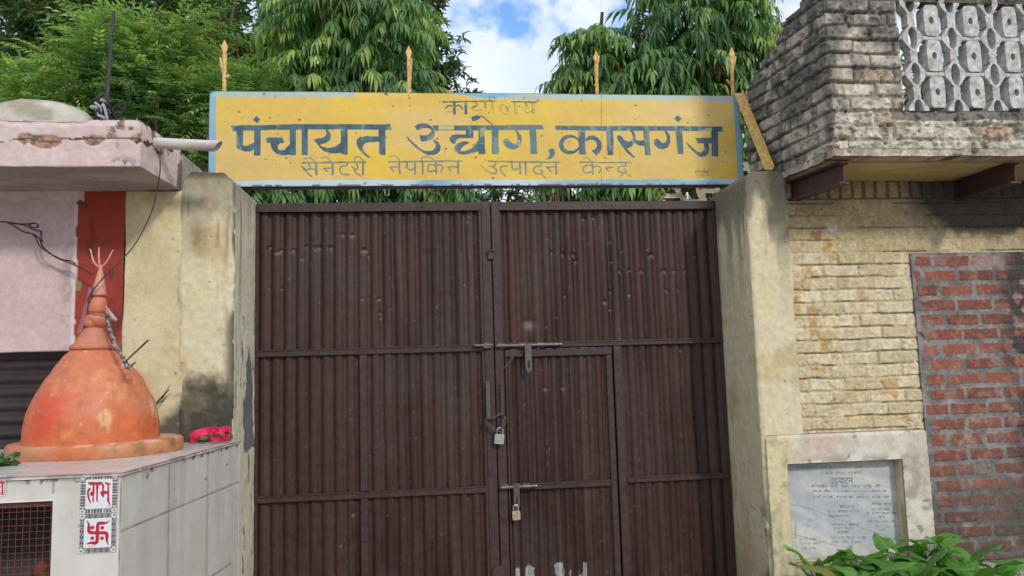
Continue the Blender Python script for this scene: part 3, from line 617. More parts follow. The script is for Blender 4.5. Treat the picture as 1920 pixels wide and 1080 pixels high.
    m = MB(); rail(m, fx0, fx1, ZG0, zMid - 0.031, -0.017); rivets(m, [(fx0 + 0.025, z) for z in np.arange(0.12, zMid, 0.24)], -0.018, 0.006); m.box([wx1 - 0.02, 0.034, ZG0], [fx0 + 0.02, 0.038, zMid - 0.035]); m.build('lower_stile', M_RAIL, R)
    zl2 = ZA(1270, 890); m = MB(); rail(m, fx1 + 0.002, gx1, zl2 - 0.036, zl2, -0.015); m.box([fx1 + 0.002, -0.020, zl2 - 0.005], [gx1, -0.013, zl2 + 0.002]); m.build('cross_rail', M_RAIL, R)
    m = MB(); rail(m, gx1 - 0.012, gx1 + 0.008, ZG0, zTop, -0.006); m.build('hinge_stile', M_RAIL, R)
    # wicket door
    Wd = MB(); wz = wzt - 0.004
    rail(Wd, wx0, wx1, wz - 0.050, wz, -0.014); rail(Wd, wx1 - 0.042, wx1 - 0.002, ZG0, wz - 0.051, -0.012); rail(Wd, wx0, wx0 + 0.016, ZG0, wz - 0.051, -0.012)
    za = ZA(1050, 905); rail(Wd, wx0 + 0.017, wx1 - 0.044, za - 0.034, za + 0.006, -0.013)
    Wd.box([wx0 + 0.017, -0.019, za + 0.000], [wx1 - 0.044, -0.011, za + 0.008])
    a, b = B(944, 690, y=-0.012), B(960, 671, y=-0.012); w = 0.016
    Wd.prism([(a[0], a[2]), (a[0] + w * 1.4, a[2] + w * .1), (b[0] + w, b[2]), (b[0], b[2] + w)], -0.016, -0.008)
    rivets(Wd, [(wx1 - 0.02, z) for z in np.arange(0.1, wz, 0.33)], -0.013, 0.006)
    wd = Wd.build('wicket_door', M_RAIL, R)
    corrugated('sheet', wx0 + 0.004, wx1 - 0.01, ZG0 + 0.01, wz - 0.01, wd, pitch=0.058, depth=0.013, y0=0.008, seed=37)
    # sliding bolts with hasps
    def bolt(px0, px1, py, hx0, hx1, hy1, parent, name='sliding_bolt', left=True):
        z = ZA((px0 + px1) / 2, py); y = -0.036; m = MB(); x0, x1 = XA(px0, py), XA(px1, py)
        m.tube([(x0, y, z), (x0 + 0.01, y, z), (x1 - 0.01, y, z), (x1, y, z)], [0.010, 0.0115, 0.0115, 0.010], 10)
        for t in (0.04, 0.35, 0.62):
            xx = x0 + (x1 - x0) * t; m.tube([(xx, y, z), (xx + 0.045, y, z)], 0.0155, 10); m.box([xx - 0.002, -0.030, z - 0.019], [xx + 0.047, -0.015, z + 0.019], bev=0.002)
        o = m.build(name, M_BOLT, parent)
        if hx0:
            ha, hb = XA(hx0, py + 20), XA(hx1, py + 20); h0 = ZA(hx0, hy1); m = MB(); w = hb - ha
            poly = [(ha, z + 0.012), (hb, z + 0.012), (hb, h0 + 0.02), (hb - 0.2 * w, h0 + 0.006), ((ha + hb) / 2, h0), (ha + 0.2 * w, h0 + 0.006), (ha, h0 + 0.02), (ha, h0 + 0.08)]
            cx_ = (ha + hb) / 2; s = 0.16 * w; sl = [(cx_ - s, h0 + 0.075), (cx_ + s, h0 + 0.075), (cx_ + s, h0 + 0.04), (cx_ + s, h0 + 0.03), (cx_, h0 + 0.022), (cx_ - s, h0 + 0.03), (cx_ - s, h0 + 0.04), (cx_ - s, h0 + 0.06)]
            m.prism(poly, -0.053, -0.048, hole=sl); m.build('hasp', M_BOLT, o)
    bolt(928, 1052, 647.5, 983, 995, 698, R)
    bolt(936, 1006, 911, 962, 973, 952, wd)
    m = MB(); z = ZA(905, 648); m.tube([(XA(888, 648), -0.036, z), (XA(923, 648), -0.036, z)], 0.0105, 10); m.box([XA(905, 648), -0.045, z - 0.02], [XA(921, 648), -0.017, z + 0.02], bev=0.003); m.build('bolt_keeper', M_BOLT, L)
    m = MB(); p = B(920, 479, y=-0.02); m.box([p[0] - 0.022, -0.036, p[2] - 0.030], [p[0] + 0.022, -0.0185, p[2] + 0.024], bev=0.006); m.tube([(p[0] - 0.024, -0.03, p[2] + 0.02), (p[0] + 0.018, -0.03, p[2] + 0.032)], 0.009, 8); m.build('stop_plate', M_RAIL, R)
    z0, z1 = ZA(940, 782), ZA(938, 718); hx = XA(940.5, 750); m = MB()
    for a, b in (((-0.018, z1), (-0.036, z1 - 0.02)), ((-0.030, z1 - 0.02), (-0.040, z0 + 0.015)), ((-0.018, z0 + 0.015), (-0.036, z0))): m.box([hx - 0.011, b[0] - 0.003, min(a[1], b[1])], [hx + 0.011, a[0] if a[0] > -0.02 else b[0] + 0.004, max(a[1], b[1])], bev=0.002)
    m.build('pull_handle', M_STEEL, R)
    m = MB(); p = B(935, 1072, y=-0.02); m.tube([(p[0], -0.019, p[2]), (p[0], -0.034, p[2])], 0.040, 20); m.build('round_plate', M_STEEL, R)
gate()
def lock(name, px, py, w, h, mat, label, tilt=0):
    y = -0.052; c = B(px, py, y=y); m = MB(); W = w / 2
    o = empty(name, c, label, 'padlock', 'padlocks on the gate')
    ca, sa = math.cos(tilt), math.sin(tilt); R = lambda x, z: (c[0] + ca * x - sa * z, c[2] + sa * x + ca * z)
    poly = [(-W, h * 0.40), (-W * 0.8, h * 0.5), (W * 0.8, h * 0.5), (W, h * 0.40), (W, -h * 0.42), (W * 0.7, -h * 0.5), (-W * 0.7, -h * 0.5), (-W, -h * 0.42)]
    m.prism([R(*p) for p in poly], y - 0.011, y + 0.009); k = R(0, -h * 0.16); m.tube([(k[0], y - 0.013, k[1]), (k[0], y - 0.009, k[1])], W * 0.28, 12, c=(0, 0, 0)); m.build('lock_body', mat, o)
    m = MB(); pts = [(-W * 0.6, h * 0.45), (-W * 0.6, h * 0.85), (-W * 0.35, h * 1.08), (W * 0.35, h * 1.08), (W * 0.6, h * 0.85), (W * 0.6, h * 0.45)]
    m.tube(cr([(R(*p)[0], y, R(*p)[1]) for p in pts], 4), W * 0.17, 8); m.build('shackle', M_LOCK, o)
lock('padlock', 936, 823, 0.060, 0.062, M_LOCK, 'steel padlock hanging from the chain at the meeting of the two leaves', -0.12)
lock('padlock', 968, 966, 0.050, 0.056, M_BRASS, 'small brassy padlock hanging from the lower bolt hasp of the wicket door', 0.04)
def chain():
    m = MB(); P = cr([B(x, y_, y=yy) for x, y_, yy in ((944, 778, -.048), (936, 776, -.05), (927, 784, -.055), (916, 783, -.05), (909, 787, -.05), (917, 797, -.055), (928, 806, -.06), (936, 811, -.06), (941, 800, -.06), (943, 790, -.055), (947, 780, -.05), (946, 794, -.056), (940, 803, -.06))], 6)
    d = np.linalg.norm(np.diff(P, axis=0), axis=1); s = np.concatenate([[0], np.cumsum(d)]); n = int(s[-1] / 0.017)
    for k in range(n):
        a = np.array([np.interp((k + 0.0) * s[-1] / n, s, P[:, j]) for j in range(3)]); b = np.array([np.interp(min(k + 1.35, n) * s[-1] / n, s, P[:, j]) for j in range(3)])
        t = (b - a) / (np.linalg.norm(b - a) + 1e-9); sd = np.cross(t, [0, 1, 0]) if k % 2 else np.array([0, 1.0, 0]); sd = sd / (np.linalg.norm(sd) + 1e-9) * 0.0062
        pts = [a + sd * .4, a + t * 0.005 + sd, b - t * 0.005 + sd, b + sd * .4, b - sd * .4, b - t * 0.005 - sd, a + t * 0.005 - sd, a - sd * .4, a + sd * .4]
        m.tube(pts, 0.0026, 6, cap=False)
    tag(m.build('chain', M_BOLT, None, True), 'rusty iron chain looped through the pull handles of both gate leaves', 'chain')
chain()

# ------------------------------------------------------------------ signboard
class Canvas:
    """a dense grid of vertices on a vertical plane (x,z at y); strokes traced in photo pixels are carried onto the plane"""
    def __init__(s, x0, x1, z0, z1, y, step, base):
        s.y = y; s.x = np.arange(x0, x1 + step * .5, step); s.z = np.arange(z0, z1 + step * .5, step); s.step = step
        s.X, s.Z = np.meshgrid(s.x, s.z, indexing='ij'); s.P = np.stack([s.X.ravel(), np.full(s.X.size, y), s.Z.ravel()], -1)
        s.C = np.tile(np.array(base, float), (s.X.size, 1)).reshape(s.X.shape + (3,))
    def w(s, pts, o=(0, 0), k=1.0): return np.array([B(o[0] + p[0] / k, o[1] + p[1] / k, y=s.y)[[0, 2]] for p in pts])
    def sub(s, lo, hi):
        i0, i1 = np.searchsorted(s.x, lo[0]), np.searchsorted(s.x, hi[0]); j0, j1 = np.searchsorted(s.z, lo[1]), np.searchsorted(s.z, hi[1])
        return slice(max(i0 - 1, 0), i1 + 1), slice(max(j0 - 1, 0), j1 + 1)
    def poly_mask(s, w, M, even=None):
        a, b = s.sub(w.min(0), w.max(0)); X, Z = s.X[a, b], s.Z[a, b]; ins = np.zeros(X.shape, bool)
        for lst in ([w] if even is None else [w, even]):
            for p, q in zip(lst, np.roll(lst, -1, 0)):
                if p[1] == q[1]: continue
                c = ((p[1] > Z) != (q[1] > Z)) & (X < (q[0] - p[0]) * (Z - p[1]) / (q[1] - p[1]) + p[0]); ins ^= c
        M[a, b] |= ins
    def stroke_mask(s, w, wd, M):
        """w: points (world), wd: full widths (m)"""
        wd = np.broadcast_to(np.asarray(wd, float), (len(w),)); r = wd.max()
        a, b = s.sub(w.min(0) - r, w.max(0) + r); X, Z = s.X[a, b], s.Z[a, b]; ins = np.zeros(X.shape, bool)
        for k in range(len(w) - 1):
            d = w[k + 1] - w[k]; L2 = d @ d + 1e-12; t = np.clip(((X - w[k][0]) * d[0] + (Z - w[k][1]) * d[1]) / L2, 0, 1)
            ins |= np.hypot(X - w[k][0] - t * d[0], Z - w[k][1] - t * d[1]) < (wd[k] * (1 - t) + wd[k + 1] * t) / 2
        M[a, b] |= ins
    def paint(s, M, c, a=1.0):
        A = (M * a)[..., None]; s.C = s.C * (1 - A) + np.asarray(c) * A
    def build(s, name, mat, parent, thick=0.02, disp=None, mask=None):
        Fr = np.stack([s.X, np.full(s.X.shape, s.y), s.Z], -1)
        if disp is not None: Fr[..., 1] -= disp
        Bk = Fr.copy(); Bk[..., 1] = s.y + thick
        V, Q, used, inv = shell(Fr, Bk, mask, back=False)
        C = np.concatenate([s.C.reshape(-1, 3), s.C.reshape(-1, 3) * 0 + np.array([0.08, 0.06, 0.05])])
        return link(name, mesh_np(name, V[used], inv, C[used]), mat, parent)
O1, O2, O3, O4, O5, O6 = (420, 190), (740, 180), (1020, 190), (550, 280), (880, 280), (810, 175)
BIG = [(O1, 6.0, [
 [(75,272),(480,268),(760,260),(1870,256),(1888,322),(1400,318),(420,326),(100,338)], [(365,163),(412,205),(375,250),(325,210)],
 [(138,328),(215,328),(215,498),(260,500),(335,465),(340,540),(300,565),(240,568),(180,550),(140,522)], [(338,300),(412,300),(412,612),(338,612)],
 [(470,410),(655,405),(680,468),(520,470),(485,470)], [(520,465),(640,466),(603,500),(605,535),(630,552),(680,545),(735,490),(747,480),(747,600),(700,605),(640,605),(590,590),(545,550),(528,505)], [(740,300),(812,300),(812,606),(745,606)],
 [(875,300),(945,300),(945,608),(875,608)],
 [(1140,312),(1170,320),(1200,365),(1205,405),(1190,440),(1150,470),(1080,490),(1115,515),(1190,525),(1260,505),(1314,465),(1314,580),(1250,588),(1180,580),(1120,560),(1070,510),(1040,470),(1012,432),(1100,415),(1140,395),(1155,365)],
 [(1312,300),(1392,300),(1395,605),(1330,598),(1312,580)], [(1735,300),(1812,300),(1820,604),(1748,600)],
 [(1742,393),(1742,455),(1640,458),(1590,470),(1565,495),(1560,535),(1590,580),(1655,635),(1620,635),(1560,590),(1515,535),(1490,480),(1492,435),(1525,400),(1600,390)]]),
 (O2, 6.0, [
 [(222,345),(260,315),(320,302),(370,312),(420,345),(450,395),(455,425),(440,465),(400,495),(350,508),(300,510),(285,480),(275,435),(330,445),(380,430),(415,400),(405,370),(370,358),(320,360),(255,388)],
 [(425,485),(445,488),(490,515),(518,565),(512,615),(480,650),(430,668),(380,668),(320,640),(230,575),(150,490),(132,455),(145,458),(200,515),(300,600),(350,620),(410,620),(450,590),(460,550),(430,500)],
 [(430,330),(1660,325),(1680,382),(1170,385),(450,388),(425,340)],
 [(800,380),(885,380),(885,472),(790,472),(720,475),(690,495),(680,540),(650,535),(618,500),(618,465),(650,435),(710,430),(800,430)],
 [(790,505),(850,520),(790,555),(745,590),(740,620),(780,622),(850,595),(905,550),(935,500),(947,480),(947,620),(880,640),(800,660),(730,655),(680,625),(662,590),(680,555),(720,525)],
 [(940,380),(1010,380),(1022,655),(945,655)], [(1090,380),(1168,380),(1172,655),(1095,655)], [(858,235),(920,215),(960,222),(968,245),(920,275),(875,283)],
 [(955,218),(975,218),(1030,252),(1110,322),(1095,328),(1015,262)],
 [(1345,380),(1380,390),(1420,440),(1432,500),(1420,550),(1380,590),(1320,605),(1260,580),(1225,540),(1220,500),(1240,478),(1275,480),(1310,520),(1350,545),(1375,530),(1385,480),(1370,420)],
 [(1515,380),(1590,380),(1605,655),(1530,655)], [(1720,612),(1775,588),(1803,620),(1800,665),(1765,705),(1690,715),(1730,690),(1745,660),(1740,630)]]),
 (O3, 16 / 3.0, [
 [(103,243),(1785,252),(1797,308),(1660,300),(620,295),(340,292),(118,290)], [(340,288),(412,288),(412,470),(425,535),(350,528),(350,480)],
 [(405,385),(440,350),(490,340),(540,365),(575,410),(578,460),(560,510),(520,540),(475,490),(510,480),(530,450),(525,410),(490,385),(450,385),(425,400)],
 [(620,290),(690,290),(697,535),(635,535)],
 [(728,345),(760,340),(810,390),(850,405),(880,390),(885,340),(860,292),(885,288),(910,330),(915,380),(940,395),(997,390),(1003,445),(950,445),(905,415),(880,450),(830,475),(915,565),(895,568),(830,515),(780,450),(735,385)],
 [(990,290),(1050,290),(1065,540),(1010,538)],
 [(1200,298),(1225,296),(1258,350),(1262,410),(1240,460),(1190,482),(1140,472),(1100,430),(1095,385),(1125,370),(1155,395),(1185,420),(1215,410),(1228,370)], [(1310,290),(1380,290),(1392,530),(1335,530)],
 [(1330,138),(1375,172),(1342,212),(1290,178)], [(1510,365),(1677,365),(1677,420),(1535,420)],
 [(1595,415),(1640,415),(1655,470),(1645,520),(1610,552),(1560,555),(1510,520),(1450,460),(1420,415),(1430,415),(1480,460),(1540,505),(1580,505),(1600,480),(1600,445)], [(1668,290),(1738,300),(1745,552),(1680,545)]])]
S3 = [(O4, [(20, [(100,148),(450,144),(790,138)]), (13, [(115,105),(170,95),(215,115),(235,150)]), (9, [(205,65),(180,100)]), (20, [(95,190),(150,225),(182,205),(180,180),(165,155)]), (17, [(100,200),(140,245),(200,297)]), (18, [(170,218),(240,215)]), (24, [(250,150),(250,275)]),
   (11, [(300,90),(360,85),(390,108),(408,138)]), (17, [(330,210),(430,203)]), (20, [(335,212),(370,240)]), (24, [(430,145),(430,275)]), (17, [(590,148),(580,175),(525,187),(506,222),(530,270),(605,275)]),
   (17, [(640,190),(690,218),(704,192),(685,150)]), (15, [(660,218),(690,262),(735,292)]), (14, [(668,132),(672,95),(705,80),(750,108),(778,150)]), (24, [(760,150),(760,272)]),
   (19, [(1035,138),(1840,128)]), (12, [(1050,80),(1100,70),(1145,102),(1165,140)]), (17, [(1050,195),(1155,190)]), (21, [(1055,197),(1090,235)]), (22, [(1155,140),(1160,265)]), (22, [(1240,140),(1240,200)]), (17, [(1240,200),(1280,228),(1325,205)]), (22, [(1325,140),(1330,268)]),
   (22, [(1410,132),(1410,268)]), (13, [(1396,140),(1400,97),(1440,80),(1500,95),(1555,135)]), (17, [(1555,190),(1525,168),(1485,172),(1465,205),(1480,240),(1520,240),(1555,225)]), (22, [(1553,135),(1560,260)]), (17, [(1560,185),(1600,165),(1632,200),(1605,252)]),
   (18, [(1680,195),(1790,190)]), (21, [(1688,197),(1715,235)]), (22, [(1795,130),(1800,268)])]),
 (O5, [(19, [(205,130),(600,137),(985,140)]), (16, [(285,145),(282,178),(222,186)]), (17, [(255,186),(295,222),(285,262),(240,264)]), (11, [(240,264),(180,225),(125,175)]), (17, [(412,180),(355,188),(335,218),(358,252),(395,292)]), (20, [(465,140),(465,195)]), (16, [(465,195),(500,222),(550,200)]), (22, [(550,140),(558,270)]), (22, [(612,140),(618,272)]),
   (17, [(785,145),(782,178),(720,188),(700,222),(728,262),(785,262),(800,238),(775,228)]), (14, [(775,262),(835,312)]), (17, [(840,195),(950,190)]), (20, [(850,197),(888,237)]), (22, [(945,145),(952,268)]),
   (17, [(1205,140),(1760,146)]), (12, [(1245,98),(1290,90),(1330,130)]), (17, [(1345,195),(1315,172),(1265,178),(1243,215),(1262,252),(1310,252),(1345,235)]), (21, [(1340,140),(1352,268)]), (17, [(1352,195),(1395,178),(1437,212),(1415,256)]), (17, [(1490,202),(1562,195)]), (18, [(1490,202),(1520,236)]),
   (16, [(1705,150),(1702,178),(1645,186),(1622,216),(1650,250),(1712,244),(1690,215)]), (15, [(1705,245),(1640,297)]), (14, [(1690,250),(1765,297)])])]
S1 = [(28, 1, [(180,140),(600,134),(1020,130)]), (28, 1, [(1310,140),(1500,142),(1700,148)]), (30, 1, [(335,205),(270,202),(220,240)]), (9, .7, [(240,300),(330,305)]), (46, 1, [(365,140),(370,330)]), (26, .9, [(390,205),(450,198),(500,258)]), (10, .5, [(420,280),(460,290)]), (46, 1, [(550,140),(555,325)]),
   (24, .9, [(720,155),(738,192),(650,238)]), (11, .6, [(650,250),(740,287),(835,265)]), (38, .6, [(865,145),(870,235)]), (9, .6, [(885,150),(885,280)]), (20, 1, [(1040,92),(970,45),(935,85),(985,132)]), (34, .5, [(985,145),(990,230)]), (8, .5, [(968,230),(972,290)]), (8, .5, [(1010,230),(1005,320)]),
   (12, .8, [(1108,255),(1118,212),(1160,190),(1210,220),(1245,310)]), (8, .7, [(1110,255),(1150,315),(1245,358)]), (8, .6, [(1135,230),(1120,262)]), (9, .7, [(1235,300),(1268,218),(1330,208)]), (9, .6, [(1215,260),(1250,225)]), (14, .9, [(1352,145),(1355,300),(1392,350)]), (7, .6, [(1388,160),(1380,325)]), (26, .9, [(1528,155),(1556,215)]), (12, .6, [(1470,235),(1545,258)]), (12, .8, [(1485,275),(1560,318),(1640,285)]), (9, .9, [(1640,150),(1645,330)]), (7, .8, [(1672,150),(1672,320)]), (32, .9, [(1652,322),(1658,330)]), (8, .4, [(1040,130),(1310,150)])]
def sign():
    y = -0.03; P00 = B(391, 345, y=y); P11 = B(1391, 178, y=y); x0 = float(B(391.5, 260, y=y)[0]); x1 = float(B(1390.5, 260, y=y)[0])
    z0 = 0.5 * float(B(474, 349.0, y=y)[2] + B(1344, 347, y=y)[2]); z1 = 0.5 * float(B(410, 171.5, y=y)[2] + B(1375, 178, y=y)[2])
    root = empty('signboard', ((x0 + x1) / 2, 0, z0), 'long yellow hand painted sign with blue lettering above the gate', 'sign')
    cv = Canvas(x0, x1, z0, z1, y, 0.0026, (0.70, 0.445, 0.075)); P = cv.P; sh = cv.X.shape
    n = fbm(P, 2.2, 4, 201).reshape(sh); cv.C = lerp(np.array([0.66, 0.455, 0.052]), np.array([0.63, 0.425, 0.085]), ss(0.40, 0.60, n)); 
    fd = fbm(st3(P, 1.2, 1, 7), 1, 4, 203).reshape(sh); cv.C = lerp(cv.C, np.array([0.62, 0.45, 0.19]), 0.5 * ss(0.5, 0.7, fd))
    # border
    dx = np.minimum(cv.X - x0, x1 - cv.X); top = z1 - cv.Z; bot = cv.Z - z0; wob = (fbm(st3(P, 5, 1, 5), 1, 3, 205).reshape(sh) - 0.5) * 0.012
    blue = lerp(np.array([0.17, 0.36, 0.46]), np.array([0.28, 0.44, 0.50]), fbm(st3(P, 3, 1, 14), 1, 4, 207).reshape(sh))
    cv.paint((dx + wob < 0.043) | (bot + wob < 0.040), blue)
    cv.paint(bot + wob < 0.040, np.array([0.50, 0.62, 0.68]), 0.75 * ss(0.42, 0.55, fbm(st3(P, 1.6, 1, 6), 1, 3, 209).reshape(sh)))
    tw = (top + wob < 0.037); wear = fbm(st3(P, 2.6, 1, 12), 1, 4, 211).reshape(sh)
    cv.paint(tw, np.array([0.36, 0.47, 0.44]), ss(0.36, 0.46, wear)); cv.paint(tw, np.array([0.13, 0.42, 0.62]), ss(0.60, 0.64, fbm(st3(P, 3.5, 1, 16), 1, 3, 213).reshape(sh)) * 0.9)
    xa, xb = float(B(665, 176, y=y)[0]), float(B(782, 176, y=y)[0]); cv.paint(tw & (cv.X > xa) & (cv.X < xb), np.array([0.70, 0.46, 0.09]), 0.9)
    # lettering
    M = np.zeros(sh, bool)
    for o, k, polys in BIG:
        for pl in polys: cv.poly_mask(cv.w(pl, o, k), M)
    ell = lambda c, rx, ry: [(c[0] + rx * math.cos(a), c[1] + ry * math.sin(a)) for a in np.linspace(0, 2 * math.pi, 36, endpoint=False)]
    cv.poly_mask(cv.w(ell((255, 432), 108, 98), O3, 16 / 3.), M, cv.w(ell((272, 430), 78, 64), O3, 16 / 3.))
    ink = lerp(np.array([0.030, 0.080, 0.120]), np.array([0.055, 0.125, 0.160]), ss(0.38, 0.62, fbm(P, 24, 4, 221)).reshape(sh))
    ink = lerp(ink, np.array([0.17, 0.27, 0.22]), 0.75 * ss(0.60, 0.74, fbm(st3(P, 30, 1, 16), 1, 4, 223).reshape(sh)))
    ink = lerp(ink, np.array([0.13, 0.21, 0.23]), 0.6 * ss(float(B(900, 260, y=y)[0]), float(B(960, 260, y=y)[0]), cv.X) * ss(float(B(1080, 260, y=y)[0]), float(B(1010, 260, y=y)[0]), cv.X))
    cv.paint(M, ink, 0.98)
    zz = lambda a, b, c, d, amt: cv.paint(M & (cv.X > B(a, 250, y=y)[0]) & (cv.X < B(c, 250, y=y)[0]) & (cv.Z < B(a, b, y=y)[2]) & (cv.Z > B(a, d, y=y)[2]), np.array([0.45, 0.45, 0.14]), amt * ss(0.45, 0.6, fbm(st3(P, 10, 1, 30), 1, 3, 225).reshape(sh)))
    zz(822, 236, 852, 243, 0.95); zz(1285, 240, 1335, 246, 0.8); zz(943, 262, 975, 280, 0.7); zz(1083, 245, 1097, 258, 0.8); zz(900, 236, 915, 270, 0.5)
    s = 4.83 / F
    M3 = np.zeros(sh, bool)
    for o, st in S3:
        for wd, pts in st: cv.stroke_mask(cv.w(cr(pts, 5) if len(pts) > 2 else pts, o, 5.818), wd / 5.818 * s, M3)
    cv.paint(M3, lerp(np.array([0.115, 0.175, 0.165]), np.array([0.20, 0.235, 0.17]), ss(0.35, 0.65, fbm(P, 16, 4, 227)).reshape(sh)), 0.95)
    for wd, al, pts in S1:
        Mx = np.zeros(sh, bool); cv.stroke_mask(cv.w(cr(pts, 5) if len(pts) > 2 else pts, O6, 8.727), wd / 8.727 * s, Mx); cv.paint(Mx, np.array([0.05, 0.11, 0.15]), min(1, al * 1.25) * (0.7 + 0.3 * ss(0.35, 0.55, fbm(P, 40, 3, 229)).reshape(sh)))
    rng = np.random.RandomState(4)
    for k in range(9):                                  # painter's signature
        a = np.array([1515 + 15 * k, 698 - 3 * (k % 3)]); Mx = np.zeros(sh, bool); cv.stroke_mask(cv.w(cr([a, a + rng.randn(2) * 12 + (5, 14), a + rng.randn(2) * 10 + (12, -8)], 4), O3, 16 / 3.), 0.0042, Mx); cv.paint(Mx, (0.12, 0.11, 0.06), 0.75)
        a = np.array([1535 + 13 * k, 738]); Mx = np.zeros(sh, bool); cv.stroke_mask(cv.w([a, a + rng.randn(2) * 8 + (8, -3)], O3, 16 / 3.), 0.004, Mx); cv.paint(Mx, (0.15, 0.12, 0.06), 0.7)
    Mx = np.zeros(sh, bool); cv.stroke_mask(cv.w([(1545, 757), (1640, 748)], O3, 16 / 3.), 0.003, Mx); cv.paint(Mx, (0.15, 0.12, 0.06), 0.6)
    # seam, drips, rust
    for (px, a, b, wd, al) in ((1128, 178, 345, 0.006, 0.8), (1067, 291, 338, 0.02, 0.35), (1090, 302, 338, 0.02, 0.32), (1162, 275, 302, 0.018, 0.35), (834, 273, 291, 0.010, 0.25)):
        pts = [(px + rng.randn() * 0.5, yv) for yv in np.linspace(a, b, 9)]; Mx = np.zeros(sh, bool); cv.stroke_mask(cv.w(pts), wd, Mx); cv.paint(Mx, (0.30, 0.16, 0.05), al * ss(0.36, 0.6, fbm(st3(P, 60, 1, 9), 1, 3, 231).reshape(sh)))
    for k in range(110):
        px, py = rng.uniform(400, 1380), rng.uniform(178, 340) if k % 3 else rng.choice([176, 345]) + rng.randn(); c = B(px, py, y=y); r = rng.uniform(0.003, 0.0085)
        Mx = ((cv.X - c[0]) / r / 1.3) ** 2 + ((cv.Z - c[2]) / r) ** 2 < 1; cv.paint(Mx, (0.12, 0.06, 0.03), rng.uniform(0.3, 0.85))
    rust = (bot < 0.012 + 0.02 * ss(0.62, 0.8, fbm(st3(P, 9, 1, 9), 1, 3, 233).reshape(sh))) & (fbm(st3(P, 26, 1, 26), 1, 3, 235).reshape(sh) > 0.56); cv.paint(rust, (0.11, 0.07, 0.05), 0.85)
    cv.paint(np.minimum(np.minimum(dx, top), bot) < 0.004, (0.10, 0.07, 0.05), 0.7)
    disp = (fbm(st3(P, 1.3, 1, 2.6), 1, 3, 241).reshape(sh) - 0.5) * 0.022 + (fbm(st3(P, 9, 1, 9), 1, 3, 243).reshape(sh) - .5) * .004
    R = 0.035; cxm = (cv.x[:-1] + cv.x[1:]) / 2; czm = (cv.z[:-1] + cv.z[1:]) / 2; ddx = np.minimum(cxm - x0, 9)[:, None]; dtz = (z1 - czm)[None]
    mask = ~((ddx < R) & (dtz < R) & (np.hypot(R - ddx, R - dtz) > R))
    cv.build('panel', M_SIGN, root, 0.012, disp, mask)
    m = MB()                                            # angle-iron frame behind the panel
    m.box([x0 - 0.004, -0.016, z1 - 0.035], [x1, 0.022, z1 + 0.006], bev=0.003); m.box([x0 + 0.06, -0.016, z0 - 0.010], [x1 - 0.02, 0.022, z0 + 0.03], bev=0.003)
    m.box([x0 - 0.002, -0.016, z0 + 0.031], [x0 + 0.03, 0.022, z1 - 0.036], bev=0.003); m.box([x1 - 0.03, -0.016, z0 + 0.031], [x1 - 0.001, 0.022, z1 - 0.036], bev=0.003)
    for t in (0.25, 0.5, 0.75): xx = x0 + (x1 - x0) * t; m.box([xx - 0.015, -0.015, z0 + 0.032], [xx + 0.015, 0.02, z1 - 0.037])
    m.build('frame', M_STEEL, root)
    # legs carrying the sign on the pillar tops
    m = MB(); m.box([x0 + 0.03, 0.024, zLt - 0.05], [x0 + 0.07, 0.05, z1 - 0.05]); m.build('post', M_STEEL, root); m = MB(); m.box([x1 - 0.07, 0.024, zRt - 0.05], [x1 - 0.03, 0.05, z1 - 0.05]); m.build('post', M_STEEL, root)
    # barbed spear spikes along the top
    for k, (bx, by, tx, ty, barbs) in enumerate(((420.5, 168, 421.5, 75, ((-1, 148, 100, 112), (1, 140, 148, 138))), (767, 170, 766.5, 86, ()), (1119, 175, 1117.5, 96, ((1, 0, 118, 130),)), (1373.5, 175, 1371.5, 89, ((1, 0, 113, 128), (-1, 0, 152, 158))))):
        yy = -0.004; a = B(bx, by, y=yy); t = B(tx, ty, y=yy); a[2] = z1 - 0.02; m = MB(); ps = np.linspace(a, t, 8); hd = np.linalg.norm(t - a)
        m.tube(ps[:7], [0.0125] * 4 + [0.0135, 0.014, 0.010], 8)
        n = ps[6]; W = 0.021
        m.prism([(n[0] - 0.009, n[2] - 0.03), (n[0] + 0.009, n[2] - 0.03), (n[0] + W, n[2] + 0.004), (t[0], t[2]), (n[0] - W, n[2] + 0.004)], yy - 0.007, yy + 0.007)
        if k == 0: L = [((419.5, 140), (413, 108)), ((422, 148), (430, 140))]
        elif k == 1: L = [((768, 158), (771, 110))]
        elif k == 2: L = [((1118, 125), (1123, 105)), ((1118, 162), (1115, 158))]
        else: L = [((1373, 130), (1379, 106)), ((1372, 160), (1362, 149))]
        for (p, q) in L: m.tube([B(*p, y=yy), B((p[0] + q[0]) / 2 + (q[0] > p[0]) - .5, (p[1] + q[1]) / 2, y=yy - 0.01), B(*q, y=yy - 0.012)], [0.0105, 0.0095, 0.006], 7)
        m.build('spear_spike', M_YELLOW, root)
    # slanting yellow brace from the sign's corner to the pillar top
    a = B(1385, 178, y=-0.055); b = B(1441, 316, y=-0.40); b[2] = max(b[2], zRt - 0.01); dr = (b - a) / np.linalg.norm(b - a); s1 = np.cross(dr, [0, 1, 0]); s1 /= np.linalg.norm(s1); s2 = np.cross(dr, s1); m = MB()
    if s1[0] < 0: s1 = -s1
    for (u0, u1, v0, v1) in ((-0.026, 0.026, -0.004, 0.0), (0.022, 0.026, 0.0005, 0.03)):
        V = [c + s1 * u + s2 * v for c in (a - dr * 0.02, b + dr * 0.01) for u in (u0, u1) for v in (v0, v1)]
        m.add(V, [(0, 1, 3, 2), (4, 6, 7, 5), (0, 4, 5, 1), (2, 3, 7, 6), (0, 2, 6, 4), (1, 5, 7, 3)])
    m.build('brace', M_YELLOW, root)
sign()

